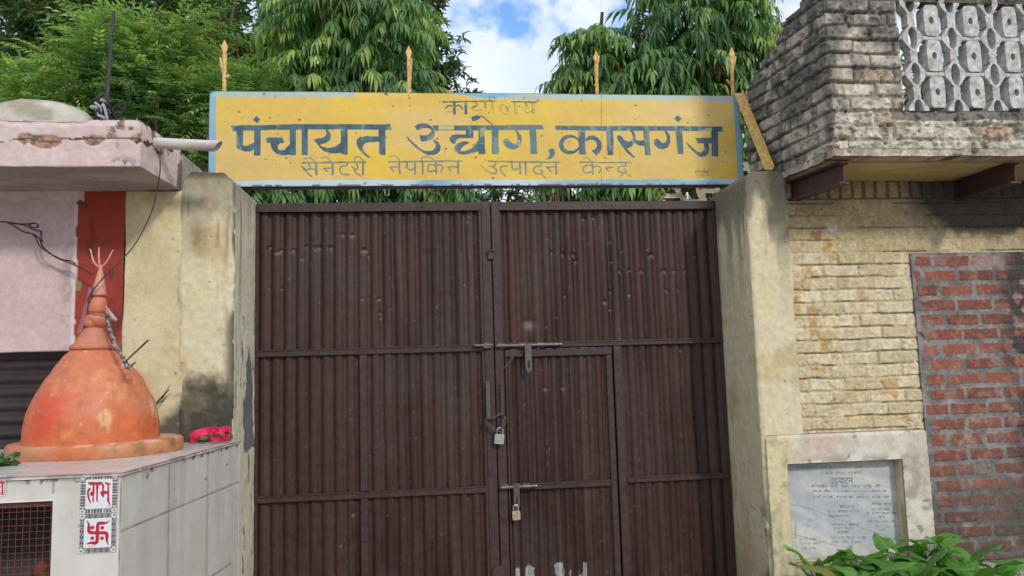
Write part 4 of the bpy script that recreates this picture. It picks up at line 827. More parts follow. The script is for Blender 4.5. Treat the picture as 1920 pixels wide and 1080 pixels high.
# ------------------------------------------------------------------ brick building on the right
YW = -0.45
def bricks(u, v, ch, bl, mort, seed, wob=0.006, headers=False):
    Pn = np.stack([u, v, np.full_like(u, seed * 3.3)], -1)
    u = u + (fbm(Pn, 9, 3, seed) - 0.5) * wob * 2; v = v + (fbm(Pn, 7, 3, seed + 3) - 0.5) * wob * 2
    row = np.floor(v / ch); rj = _hash(row.astype(np.int64), np.zeros(len(u), np.int64), np.zeros(len(u), np.int64), seed)
    off = (row % 2) * 0.5 + (rj - 0.5) * 0.22; c = u / bl + off; cl = np.floor(c); fu = (c - cl) * bl; fv = v - row * ch
    r1 = _hash(cl.astype(np.int64), row.astype(np.int64), np.ones(len(u), np.int64), seed + 5); r2 = _hash(cl.astype(np.int64), row.astype(np.int64), np.ones(len(u), np.int64) * 7, seed + 9)
    mu = mort * (0.5 + 0.9 * r2); d = np.minimum(np.minimum(fu, bl - fu) - mu / 2, np.minimum(fv, ch - fv) - mort / 2)
    return d, r1, r2, row, fv
def path_wall(pts, z0, z1, res, thick):
    """grid along a plan polyline: returns U (arc length), Z and positions, outward normals"""
    pts = np.asarray(pts, float); seg = np.linalg.norm(np.diff(pts, axis=0), axis=1); us = []; 
    acc = 0; nodes = [0]
    for s in seg: acc += s; nodes.append(acc)
    u = []
    for k in range(len(seg)): u += list(np.linspace(nodes[k], nodes[k + 1], max(2, int(seg[k] / res)), endpoint=False))
    u.append(nodes[-1]); u = np.array(u); z = np.linspace(z0, z1, max(2, int((z1 - z0) / res)) + 1)
    xy = np.stack([np.interp(u, nodes, pts[:, 0]), np.interp(u, nodes, pts[:, 1])], -1)
    k = np.clip(np.searchsorted(nodes, u, 'right') - 1, 0, len(seg) - 1); t = np.diff(pts, axis=0) / seg[:, None]; nn = np.stack([t[:, 1], -t[:, 0]], -1)
    nr = nn[k].copy(); mit = nr.copy()
    for j in range(1, len(seg)):
        i = np.argmin(np.abs(u - nodes[j])); b = nn[j - 1] + nn[j]; b /= np.linalg.norm(b); nr[i] = b; mit[i] = b / max(0.3, np.dot(b, nn[j]))
    U, Z = np.meshgrid(u, z, indexing='ij'); P = np.zeros(U.shape + (3,)); P[..., 0] = xy[:, None, 0]; P[..., 1] = xy[:, None, 1]; P[..., 2] = Z
    N = np.zeros_like(P); N[..., :2] = mit[:, None]
    return U, Z, P, N, np.array(nodes)
DIRT_SHADE = np.array([0.045, 0.043, 0.042])
def right_building():
    root = empty('brick_building', (3.0, 0, 0), 'old cream painted brick building with a balcony and a red brick infill', 'building')
    xa = xrr - 0.02; xb = 5.2; zw = float(B(1600, 341, y=YW)[2]); zi = float(B(1800, 474, y=YW)[2]); xi = float(B(1706, 480, y=YW)[0]); xi2 = xi + 1.7
    # ---- cream wall
    U, Z, P, N, nd = path_wall([(xa, YW), (xi2 + 0.6, YW)], 0.9, zw + 0.015, 0.0048, 0.2); sh = U.shape; u, v, p = U.ravel(), Z.ravel(), P.reshape(-1, 3)
    d, r1, r2, row, fv = bricks(u, v - 0.3 + 0.02, 0.0778, 0.235, 0.015, 301, 0.007)
    zsold = zw - 0.112; sol = v > zsold
    ds, s1, s2, _, _ = bricks(v - zsold + 0.004 + 0.15, u, 0.079, 0.60, 0.020, 311, 0.003)
    d = np.where(sol, np.minimum(ds, v - zsold - 0.006), d); r1 = np.where(sol, s1, r1)
    plaster = ss(zi - 0.06, zi + 0.05, v + (fbm(p, 5, 3, 303) - 0.5) * 0.14) * (~sol)             # upper part skimmed over
    plaster = np.maximum(plaster, (0.75 * ss(0.50, 0.66, fbm(p, 3.2, 4, 304)) + 0.5 * ss(xi - .10, xi - .03, p[:, 0])) * (~sol)); plaster = np.clip(plaster, 0, 1)
    dep = 0.008 * ss(-0.0015, 0.002, d); dep = dep * (1 - 0.7 * plaster) + 0.0065 * plaster - 0.006 * (fbm(p, 30, 4, 310) > 0.66)
    big = fbm(p, 5, 4, 305); dep += (big - 0.5) * 0.020 + (fbm(p, 45, 3, 307) - 0.5) * 0.005 + (r1 - 0.5) * 0.006
    bed = ((fv < 0.0075) & (d < 0.002) & (vn(st3(p, 5, 5, 13), 1, 309) > 0.46) & ~sol); dep = dep - bed * 0.008
    C = lerp(np.array([0.60, 0.52, 0.345]), np.array([0.52, 0.435, 0.27]), ss(0.35, 0.65, r1 * 0.5 + fbm(p, 14, 4, 313) * 0.5))
    C = lerp(C, np.array([0.42, 0.335, 0.18]), ss(zi - 0.12, zi + 0.15, v + (big - .5) * .3) * 0.85)
    C = lerp(C, np.array([0.46, 0.26, 0.08]), 0.75 * ss(0.67, 0.73, fbm(p, 9, 5, 315) + 0.07 * (r2 > 0.8) - 0.10 * ss(xa + .25, xi, p[:, 0])) * (d > 0) * (v < zi + 0.12)); C = np.where((sol & (d < 0.001))[:, None], C * 0.35, C)
    C = lerp(C, np.array([0.47, 0.29, 0.10]), 0.6 * ss(0.60, 0.68, fbm(p, 17, 4, 317)) * ss(xi + 0.0, xa, u + xa - 0.1))
    C = lerp(C, np.array([0.20, 0.155, 0.10]), 0.75 * bed); C = lerp(C, np.array([0.30, 0.24, 0.15]), 0.35 * ss(0.001, -0.003, d) * (1 - plaster)); C = C * (0.74 + 0.52 * fbm(p, 40, 4, 316))[:, None]
    C = lerp(C, np.array([0.07, 0.065, 0.055]), 0.8 * (fbm(st3(p, 28, 28, 11), 1, 4, 319) > 0.72) * ss(xa + 0.3, xa, p[:, 0]))
    pc = B(1562, 427, y=YW); C = np.where((((p[:, 0] - pc[0]) / 0.035) ** 2 + ((p[:, 2] - pc[2]) / 0.025) ** 2 + (fbm(p, 40, 3, 321) - .5) * 2 < 0.8)[:, None], np.array([0.52, 0.47, 0.49]), C)
    pc = B(1530, 440, y=YW); C = lerp(C, np.array([0.32, 0.14, 0.07]), 0.8 * ((((p[:, 0] - pc[0]) / 0.05) ** 2 + ((p[:, 2] - pc[2]) / 0.05) ** 2 + (fbm(p, 22, 3, 323) - .5) * 3.2 < 0.2)))
    # grime creeping in from the right, plus shade painted in under the balcony
    zt_ = ss(zi - 0.05, zw, v); gx = ss(xi - 0.12, xi + 0.45, p[:, 0]); g = np.clip(gx * (0.25 + zt_) * 1.3 + 0.34 * zt_, 0, 1) * ss(0.33, 0.60, fbm(p, 4.5, 5, 325) * 0.7 + fbm(p, 18, 3, 327) * 0.3 + 0.28 * gx * zt_)
    C = lerp(C, DIRT_SHADE, np.clip(g, 0, 0.93)); C = lerp(C, np.array([0.40, 0.31, 0.14]), 0.75 * (fbm(p, 26, 4, 329) > 0.62) * gx * zt_ * (g < 0.8))
    Fr = P + N * (dep - 0.01).reshape(sh)[..., None]; Bk = P - N * 0.2
    uu, zz = U[:, 0] + xa, Z[0]; mk = ~((uu[:-1, None] > xi + .02) & (zz[None, 1:] < zi - .02)) & ~((uu[1:, None] < float(B(1742, 870, y=-0.515)[0]) - .05) & (zz[None, 1:] < float(B(1600, 810, y=-0.515)[2]) - .03)); V, Q, used, inv = shell(Fr, Bk, mk, False); C2 = np.concatenate([C, C * 0.4]); link('wall', mesh_np('wall', V[used], inv, C2[used]), M_BRICK, root)
    m = MB(); m.box([xa + 0.01, YW + 0.02, 0], [xi2 + 1.5, YW + 0.22, zw + 0.01]); m.build('wall_core', M_CEM, root)
    # ---- red brick infill
    U, Z, P, N, nd = path_wall([(xi, YW), (xi2, YW)], 0.25, zi, 0.0046, 0.1); sh = U.shape; u, v, p = U.ravel(), Z.ravel(), P.reshape(-1, 3)
    lean = 0.0; d, r1, r2, row, fv = bricks(u - 0.045, v - zi + 0.006 + 30 * 0.0925, 0.0925, 0.245, 0.030, 331, 0.006)
    d = d + (fbm(p, 45, 3, 333) - 0.5) * 0.012 + (fbm(p, 13, 3, 332) - 0.5) * 0.008; d = np.where(u < 0.022 + (vn(p, 14, 334) - .4) * 0.05, -0.02, d); d = np.where(v > zi - 0.006, -0.02, d)
    isb = ss(-0.0008, 0.0012, d); spall = (r2 > 0.90) * ss(0.42, 0.6, fbm(p, 22, 4, 335))
    dep = isb * (0.004 + (r1 - .5) * 0.008) * (1 - spall) + (fbm(p, 50, 3, 337) - 0.5) * 0.007 + (fbm(p, 16, 3, 339) - .5) * 0.008
    brick = lerp(np.array([0.275, 0.10, 0.068]), np.array([0.16, 0.066, 0.052]), r1); brick = lerp(brick, np.array([0.33, 0.145, 0.09]), 0.6 * ss(0.48, 0.68, fbm(p, 26, 4, 341)))
    brick = lerp(brick, np.array([0.30, 0.24, 0.21]), 0.8 * spall)
    mor = lerp(np.array([0.155, 0.148, 0.142]), np.array([0.24, 0.225, 0.21]), ss(0.38, 0.62, fbm(p, 14, 4, 343)))
    C = lerp(mor, brick, isb); C = lerp(C, np.array([0.30, 0.28, 0.26]), 0.3 * ss(0.60, 0.70, fbm(p, 12, 4, 345)))
    g = ss(xi + 0.48, xi + 0.72, p[:, 0] + (fbm(p, 6, 5, 347) - .5) * 0.30) * ss(0.40, 0.50, fbm(p, 13, 5, 349) + 0.04); C = lerp(C, DIRT_SHADE, 0.88 * g)
    C = C * (0.74 + 0.52 * fbm(p, 60, 3, 350))[:, None]; C = lerp(C, np.array([0.07, 0.075, 0.06]), 0.65 * ss(1.0, 0.55, v + (fbm(p, 6, 4, 351) - .5) * .4) * ss(0.35, 0.6, fbm(p, 14, 3, 353) + .1))
    Fr = P + N * (dep + 0.006).reshape(sh)[..., None]; Bk = P - N * 0.015
    V, Q, used, inv = shell(Fr, Bk, None, False); C2 = np.concatenate([C, C * 0 + mor]); inf = link('brick_infill', mesh_np('brick_infill', V[used], inv, C2[used]), M_BRICK, root)
    # ---- balcony
    YB = -0.94; Cn = B(1566, 289, y=YB); zb = float(B(1590, 297, y=YB)[2]); zb = 0.5 * (zb + float(B(1850, 287, y=YB)[2]))
    Wn = B(1468, 331, y=YW); dirx = (Wn[0] - Cn[0]) / (Wn[1] - Cn[1]); back = (Cn[0] + dirx * (0.06 - YB), 0.06)
    for _ in range(30):                                 # run the side wall back until it ends at the photographed edge
        pxl = MR @ (np.array([back[0], back[1], 2.9]) - CAM); pxl = pxl[0] / pxl[2] * F + PX
        yn = back[1] + (0.02 if pxl > 1405 else -0.02); back = (Cn[0] + dirx * (yn - YB), yn)
    xe = 4.5; top = 4.05; slabT = 0.035; z0 = zb + slabT
    U, Z, P, N, nd = path_wall([back, (Cn[0], YB), (xe, YB)], z0, top, 0.0048, 0.11); sh = U.shape; u, v, p = U.ravel(), Z.ravel(), P.reshape(-1, 3); uc = nd[1]
    d, r1, r2, row, fv = bricks(u - uc + 5 * 0.255 - 0.005, v - z0 + 0.02, 0.0838, 0.255, 0.020, 361, 0.0045)
    d = d + (fbm(p, 22, 4, 363) - 0.5) * 0.009; er = ss(z0 + 0.55, z0 + 0.1, v)                     # lower courses are badly eroded
    er = np.maximum(er, 0.5 * ss(0.5, 0.65, fbm(p, 4, 4, 365))) * ss(-0.6, 0.3, u - uc)
    dep = 0.014 * ss(-0.0015, 0.0015, d) * (0.7 + 0.6 * r1) * (1 - 0.45 * er) + (r1 - .5) * 0.012 + er * ((fbm(p, 18, 6, 367, 0.6) - 0.5) * 0.050 - 0.004) + (fbm(p, 55, 3, 369) - .5) * 0.007 + (fbm(p, 5, 3, 371) - .5) * 0.02
    pit = fbm(p, 26, 4, 374); dep -= 0.010 * (pit > 0.63) + 0.012 * (fbm(p, 14, 4, 376) > 0.66)
    dep += 0.018 * ss(0.62, 0.65, fbm(st3(p, 10, 10, 16), 1, 4, 372)) * er
    crn = np.exp(-((u - uc) / 0.012) ** 2); dep -= crn * 0.012 * (0.5 + vn(p, 25, 373))
    front = ss(-0.01, 0.02, u - uc)
    C = lerp(np.array([0.64, 0.58, 0.46]), np.array([0.50, 0.45, 0.36]), ss(0.3, 0.7, r1 * 0.4 + fbm(p, 15, 4, 375) * 0.6))
    C = lerp(C, np.array([0.47, 0.315, 0.19]), 0.7 * ((r2 > 0.62) & (d > 0)) * ss(z0 + 0.75, z0 + 0.3, v) * front)
    C = lerp(C, np.array([0.52, 0.46, 0.34]), 0.75 * ss(0.55, 0.66, fbm(p, 9, 5, 377)) * ss(z0 + 0.75, z0 + 0.25, v))
    C = lerp(C, np.array([0.05, 0.045, 0.04]), 0.8 * ss(0.002, -0.004, d) * (1 - 0.6 * er))
    hgt = (v - z0); g = ss(0.30, 0.62, fbm(st3(p, 6, 6, 3), 1, 5, 379) * 0.6 + fbm(p, 22, 3, 381) * 0.4 + 0.16 * ss(0.35, 0.95, hgt) - 0.10 * ss(0.45, 0.05, hgt) + 0.07 * (1 - front) + 0.05)
    g2 = ss(0.42, 0.58, fbm(st3(p, 17, 17, 9), 1, 5, 380) * .55 + fbm(p, 5, 4, 382) * .45 + 0.07 * ss(0.3, 0.9, hgt) - 0.10 * ss(0.5, 0.1, hgt) * front + 0.05 * (1 - front)); C = lerp(C, np.array([0.075, 0.07, 0.066]), np.clip(0.22 * g + 0.60 * g2, 0, .88)); C = lerp(C, np.array([0.30, 0.285, 0.26]), 0.45 * ss(0.56, 0.68, fbm(p, 30, 4, 383)) * (1 - 0.5 * er))
    C = C * (0.55 + 0.9 * fbm(p, 48, 4, 384))[:, None] * (0.84 + 0.16 * front)[:, None]  # side face darkened in the colour, as shade away from the sun
    sill = (u > uc + 0.36) & (np.abs(v - float(B(1800, 214, y=YB)[2])) < 0.035); C = lerp(C, np.array([0.10, 0.095, 0.09]), 0.75 * sill)
    Fr = P + N * (dep - 0.012).reshape(sh)[..., None]; Bk = P - N * 0.10
    # opening for the pierced screen, and the ruined sloping top of the side wall
    jx0 = float(B(1687, 100, y=YB)[0]); jz0 = float(B(1800, 207, y=YB)[2]); jz1 = float(B(1800, 4, y=YB)[2])
    uu, zz = U[:, 0], Z[0]; cu = (uu[:-1] + uu[1:]) / 2; cz = (zz[:-1] + zz[1:]) / 2; jag = (vn(np.stack([cz * 13, cz * 0, cz * 0], -1), 1, 385) - .5) * 0.012
    mask = ~((cu[:, None] > uc + (jx0 - Cn[0]) + jag[None]) & (cz[None] > jz0) & (cz[None] < jz1) & (cu[:, None] < uc + xe - 0.36 - Cn[0]))
    nrm = np.array([N[2, 2, 0], N[2, 2, 1], 0.0]); outl = [(1402, 163), (1410, 146), (1428, 122), (1440, 100), (1458, 66), (1463, 50), (1486, 30), (1507, 2), (1520, -40), (1540, -90)]
    q = np.array([BP(a, b, (Cn[0], YB, 3), nrm) for a, b in outl]); qu = np.hypot(q[:, 0] - back[0], q[:, 1] - back[1]); o = np.argsort(qu); lim = np.interp(cu, qu[o], q[o, 2], right=99)
    lim = lim + (vn(np.stack([cu * 30, cu * 0, cu * 0], -1), 1, 387) - .5) * 0.03; lim = np.where(cu > qu.max(), 99, lim)
    mask &= cz[None] < np.round(lim / 0.0387)[:, None] * 0.0387
    V, Q, used, inv = shell(Fr, Bk, mask, True); C2 = np.concatenate([C, C * 0.8]); par = link('balcony_parapet', mesh_np('balcony_parapet', V[used], inv, C2[used]), M_BRICK, root)
    # slab
    pts = [(back[0] + 0.01, back[1]), (Cn[0] - 0.012, YB - 0.02), (xe, YB - 0.02)]
    U, Z, P, N, nd = path_wall(pts, zb - 0.01, z0 - 0.001, 0.008, 0.1); sh = U.shape; p = P.reshape(-1, 3)
    dep = (fbm(p, 10, 4, 391) - .5) * 0.045 + (fbm(p, 40, 3, 393) - .5) * 0.012; P[..., 2] += (fbm(p, 8, 4, 395).reshape(sh) - .5) * 0.014 * (Z < zb + 0.015)
    C = lerp(np.array([0.52, 0.44, 0.34]), np.array([0.30, 0.25, 0.20]), ss(0.4, 0.6, fbm(p, 14, 4, 397))); C = lerp(C, np.array([0.42, 0.17, 0.15]), 0.6 * ss(0.55, 0.65, fbm(p, 11, 4, 399)) * ss(nd[1] + .1, nd[1] - 0.2, U.ravel()))
    C = lerp(C, DIRT_SHADE, 0.8 * ss(0.58, 0.66, fbm(p, 20, 4, 401)))
    Fr = P + N * (0.012 + dep).reshape(sh)[..., None]; Bk = P - N * 0.13
    V, Q, used, inv = shell(Fr, Bk, None, True); C2 = np.concatenate([C, C]); sl = link('balcony_slab', mesh_np('balcony_slab', V[used], inv, C2[used]), M_BRICK, root)
    # soffit sheet under the slab
    n = 60; ys = np.linspace(YB + 0.07, YW + 0.01, 30); xs = np.linspace(0, 1, n); X = np.zeros((n, 30, 3))
    for j, yy in enumerate(ys): xl_ = Cn[0] + dirx * (yy - YB) + 0.02; X[:, j, 0] = xl_ + (xe - xl_) * xs ** 1.5; X[:, j, 1] = yy
    X[..., 2] = zb - 0.022 + (fbm(X.reshape(-1, 3), 6, 3, 403).reshape(n, 30) - .5) * 0.006; Bk = X.copy(); Bk[..., 2] += 0.03
    Cq = lerp(np.array([0.56, 0.45, 0.22]), np.array([0.44, 0.35, 0.17]), ss(0.4, 0.6, fbm(st3(X.reshape(-1, 3), 3, 12, 1), 1, 4, 405)))
    V, Q, used, inv = shell(X[:, ::-1], Bk[:, ::-1]); Cq = Cq.reshape(n, 30, 3)[:, ::-1].reshape(-1, 3); link('soffit', mesh_np('soffit', V[used], inv, np.concatenate([Cq, Cq])[used]), M_PLASTER, root)
    # rolled steel joists
    def joist(xw, xf, h, nm='steel_beam'):
        m = MB(); a = np.array([xf, YB + 0.04]); b = np.array([xw, YW + 0.02]); t = (b - a) / np.linalg.norm(b - a); s = np.array([t[1], -t[0]])
        def bar(o0, o1, z_0, z_1):
            V = [[*(q + s * o), zv] for q in (a, b) for o in (o0, o1) for zv in (z_0, z_1)]
            m.add(V, [(0, 1, 3, 2), (4, 6, 7, 5), (0, 4, 5, 1), (2, 3, 7, 6), (0, 2, 6, 4), (1, 5, 7, 3)])
        zt = zb - 0.028; bar(-0.004, 0.004, zt - h + 0.009, zt - 0.009); bar(-0.035, 0.035, zt - 0.009, zt); bar(-0.035, 0.035, zt - h, zt - h + 0.009)
        m.build(nm, M_BEAM, root)
    h = zb - 0.028 - float(B(1597, 344, y=YB + 0.04)[2])
    joist(float(B(1486, 360, y=YW)[0]), float(B(1590, 325, y=YB)[0]), h); xj = float(B(1797, 355, y=YW)[0]); joist(xj, xj + 0.02, h)
    # ---- pierced concrete screen
    yq0, yq1 = YB + 0.012, YB + 0.075; sc = MB(); sx = 3.93 / F
    def W(px, py): q = B(px, py, y=yq0); return q[0], q[2]
    A0 = B(1715, 72, y=yq0); A1 = B(1789, 72, y=yq0); pit = float(A1[0] - A0[0]); zr = [float(B(1790, 71.5, y=yq0)[2]), float(B(1793, 139, y=yq0)[2])]; vp = zr[0] - zr[1]; xd = float(B(1714, 100, y=yq0)[0])
    hw, hh = 0.325 * pit, 0.345 * vp; nk = 0.095 * pit; seg = 24
    def diamond(cx_, cz_, half=0):
        o = []; i = []
        for k in range(seg):
            th = 2 * math.pi * k / seg + math.pi / 2; c, s_ = math.cos(th), math.sin(th); rr = 1.0 / (abs(c) / (hw * 0.92) + abs(s_) / (hh * 1.28)); o.append((cx_ + max(-hw * .80, min(hw * .80, rr * c)), cz_ + rr * s_)); i.append((cx_ + 0.115 * pit * c, cz_ + 0.30 * vp * s_))
        if half:
            o = [(x, max(z, jz0 + 0.001)) for x, z in o]; i = [(x, max(z, jz0 + 0.0015)) for x, z in i]
        sc.prism(o, yq0, yq1, hole=i)
    nd_ = int((xe - 0.36 - xd) / pit) + 1
    for ci in range(nd_):
        cx_ = xd + ci * pit
        for z in (zr[0], zr[1], zr[1] - vp, zr[0] + vp):
            if z < jz0 + 0.12 * vp: diamond(cx_, jz0 - 0.0 + 0.004, 1)
            elif z < jz1 + 0.05: diamond(cx_, z)
        for z in (zr[0] + vp / 2, (zr[0] + zr[1]) / 2, zr[1] - vp / 2):
            sc.prism([(cx_ - nk, z - 0.15 * vp), (cx_ + nk, z - 0.15 * vp), (cx_ + nk * .85, z), (cx_ + nk, z + 0.15 * vp), (cx_ - nk, z + 0.15 * vp), (cx_ - nk * .85, z)], yq0 + 0.002, yq1 - 0.002)
        for z in zr: sc.box([cx_ + hw * .78, yq0 + 0.003, z - 0.058 * vp], [cx_ + pit - hw * .78 if ci < nd_ - 1 else xe - 0.34, yq1 - 0.003, z + 0.058 * vp], bev=0.004)
    for z in zr: sc.box([jx0 - 0.02, yq0 + 0.003, z - 0.055 * vp], [xd - hw * .78, yq1 - 0.003, z + 0.055 * vp], bev=0.004)
    sc.box([jx0 - 0.004, yq0 + 0.001, jz0], [jx0 + 0.011, yq1, jz1], bev=0.003)
    scr = sc.build('breeze_block_screen', M_SCREEN, root)
    for ci in range(nd_ - 1):
        for rw, z in enumerate((zr[0] + vp * .48, (zr[0] + zr[1]) / 2, zr[1] - vp * .50)):
            cx_ = xd + (ci + 0.5) * pit; bw, bh = 0.185 * pit, 0.43 * vp; m = MB(); o = []; i = []
            for k in range(seg):
                th = 2 * math.pi * k / seg; c, s_ = math.cos(th), math.sin(th); a = abs(c) ** 0.35 * np.sign(c); b = abs(s_) ** 0.45 * np.sign(s_); o.append((cx_ + bw * a, z + bh * b)); i.append((cx_ + 0.052 * pit * 1.15 * c, z + 0.10 * vp * s_))
            m.prism(o, yq0 - 0.004, yq1 + 0.002, hole=i); m.build('vent_block', M_SCREEN, scr)
M_BEAM = mat_plain('dull_red_steel', (0.065, 0.032, 0.032), 0.6, 0.25, 14, 0.15, 0.4)
M_SCREEN = mat_plain('weathered_concrete', (0.56, 0.55, 0.52), 0.95, 0.2, 26, 0.5, 0.2, c2=(0.28, 0.275, 0.25))
right_building()

# ------------------------------------------------------------------ plaque niche
def text_mesh(body):
    c = bpy.data.curves.new('t', 'FONT'); c.body = body; c.resolution_u = 2; o = bpy.data.objects.new('t', c); col.objects.link(o)
    dg = bpy.context.evaluated_depsgraph_get(); ev = o.evaluated_get(dg); me = ev.to_mesh(); me.calc_loop_triangles()
    v = np.zeros(len(me.vertices) * 3); me.vertices.foreach_get('co', v); t = np.zeros(len(me.loop_triangles) * 3, np.int32); me.loop_triangles.foreach_get('vertices', t)
    ev.to_mesh_clear(); bpy.data.objects.remove(o); bpy.data.curves.remove(c)
    return v.reshape(-1, 3)[:, :2], t.reshape(-1, 3)
def plaque():
    yf = -0.515; XA = lambda px, py, yy=yf: float(B(px, py, y=yy)[0]); ZA = lambda px, py, yy=yf: float(B(px, py, y=yy)[2])
    x0 = xr + 0.018; x1 = XA(1742, 870); zt = 0.5 * (ZA(1480, 816) + ZA(1735, 804)); ix0 = XA(1481, 950) ; ix1 = XA(1698, 940); iz1 = 0.5 * (ZA(1480, 871) + ZA(1690, 857)); iz0 = 0.31; yb = -0.436
    root = empty('plaque_niche', ((x0 + x1) / 2, yf, 0), 'white plastered niche framing a marble plaque on the brick wall', 'niche')
    U, Z, P, N, nd = path_wall([(x0, yf + 0.10), (x0, yf), (x1, yf), (x1, YW - 0.006)], 0, zt, 0.0065, 0.1); sh = U.shape; p = P.reshape(-1, 3); v = Z.ravel()
    dep = (fbm(p, 6, 4, 411) - .5) * 0.014 + (fbm(p, 45, 3, 413) - .5) * 0.004; dep -= ss(0.02, 0, zt - v) * 0.010 * (0.4 + vn(p, 22, 415))
    C = lerp(np.array([0.60, 0.56, 0.47]), np.array([0.50, 0.45, 0.36]), ss(0.4, 0.6, fbm(p, 9, 4, 417))); lf = ss(XA(1500, 860) + 0.02, XA(1470, 860), p[:, 0] + (fbm(p, 8, 3, 419) - .5) * .08); C = lerp(C, np.array([0.58, 0.51, 0.285]), lf * 0.9)
    C = lerp(C, np.array([0.55, 0.37, 0.28]), 0.55 * ss(0.5, 0.62, fbm(p, 10, 4, 421)) * np.exp(-((p[:, 0] - XA(1535, 835)) / 0.12) ** 2) * ss(iz1 - .02, iz1 + .05, v))
    C = lerp(C, np.array([0.13, 0.12, 0.10]), 0.7 * ss(0.60, 0.72, fbm(p, 24, 5, 423)) * (1 - 0.4 * lf)); C = lerp(C, np.array([0.25, 0.22, 0.17]), 0.6 * ss(0.52, 0.7, fbm(p, 12, 4, 425)) * ss(0.05, 0.0, v - iz1) )
    C = lerp(C, np.array([0.22, 0.20, 0.17]), 0.45 * ss(0.45, 0.65, fbm(st3(p, 20, 20, 10), 1, 4, 427)) * lf)
    Fr = P + N * dep.reshape(sh)[..., None]; Bk = P - N * 0.07; Bk[..., 1] = np.minimum(Bk[..., 1], YW)
    uu, zz = U[:, 0], Z[0]; cu = (uu[:-1] + uu[1:]) / 2 - nd[1] + x0; cz = (zz[:-1] + zz[1:]) / 2
    mask = ~((cu[:, None] > ix0) & (cu[:, None] < ix1) & (cz[None] > iz0) & (cz[None] < iz1))
    V, Q, used, inv = shell(Fr, Bk, mask, False); C2 = np.concatenate([C, C * 0.9]); link('frame', mesh_np('frame', V[used], inv, C2[used]), M_PLASTER, root)
    g = lambda lo, hi, s: gridbox(lo, hi, 0.02, skip=s)
    for lo, hi, nm in (([ix1 - 0.004, yf + 0.012, iz0], [x1 - 0.02, yb + 0.02, iz1 + 0.003], 'side_reveal'), ([x0 + 0.03, yf + 0.012, iz1 - 0.003], [x1 - 0.02, YW, zt - 0.006], 'lintel'), ([x0 + 0.03, yf + 0.012, iz0], [ix0 + 0.003, yb + 0.02, iz1 - 0.004], 'side_reveal'), ([x0 + 0.03, yf + 0.012, 0], [x1 - 0.02, YW, iz0 + 0.003], 'sill')):
        V, N_, Q = g(lo, hi, ''); Cc = lerp(np.array([0.56, 0.47, 0.32]), np.array([0.40, 0.30, 0.17]), ss(0.45, 0.65, fbm(st3(V, 16, 16, 4), 1, 4, 431))); link(nm, mesh_np(nm, V, Q, Cc), M_PLASTER, root)
    # marble
    cv = Canvas(ix0 - 0.02, ix1 + 0.01, iz0 - 0.01, iz1 + 0.01, yb, 0.0019, (0.5, 0.53, 0.57)); P = cv.P; sh = cv.X.shape
    sw = fbm(st3(P + np.array([0, 0, 1]) * (P[:, :1] * 0.55), 2.0, 1, 9), 1, 4, 441).reshape(sh)
    cv.C = lerp(np.array([0.39, 0.415, 0.435]), np.array([0.53, 0.525, 0.48]), ss(0.38, 0.62, sw)); cv.C = lerp(cv.C, np.array([0.62, 0.58, 0.47]), 0.6 * ss(0.6, 0.72, fbm(st3(P + np.array([0, 0, 1]) * (P[:, :1] * 0.5), 1.6, 1, 12), 1, 4, 443).reshape(sh)))
    rng = np.random.RandomState(8)
    def vein(pts, wd, c, a):
        w = cv.w(cr(pts, 8)); w += np.cumsum(rng.randn(*w.shape), 0) * 0.0003; Mx = np.zeros(sh, bool); cv.stroke_mask(w, wd, Mx); cv.paint(Mx, c, a)
    vein([(1480, 944), (1530, 958), (1590, 980), (1660, 1005), (1705, 1016)], 0.0075, (0.34, 0.32, 0.27), 0.8); vein([(1520, 872), (1560, 883), (1600, 893), (1660, 913), (1692, 922)], 0.006, (0.42, 0.38, 0.27), 0.6); vein([(1482, 1000), (1520, 1010), (1570, 1023)], 0.006, (0.30, 0.29, 0.28), 0.7); vein([(1597, 957), (1602, 972)], 0.004, (0.4, 0.38, 0.34), 0.7); vein([(1491, 980), (1492, 1008)], 0.004, (0.12, 0.12, 0.12), 0.8)
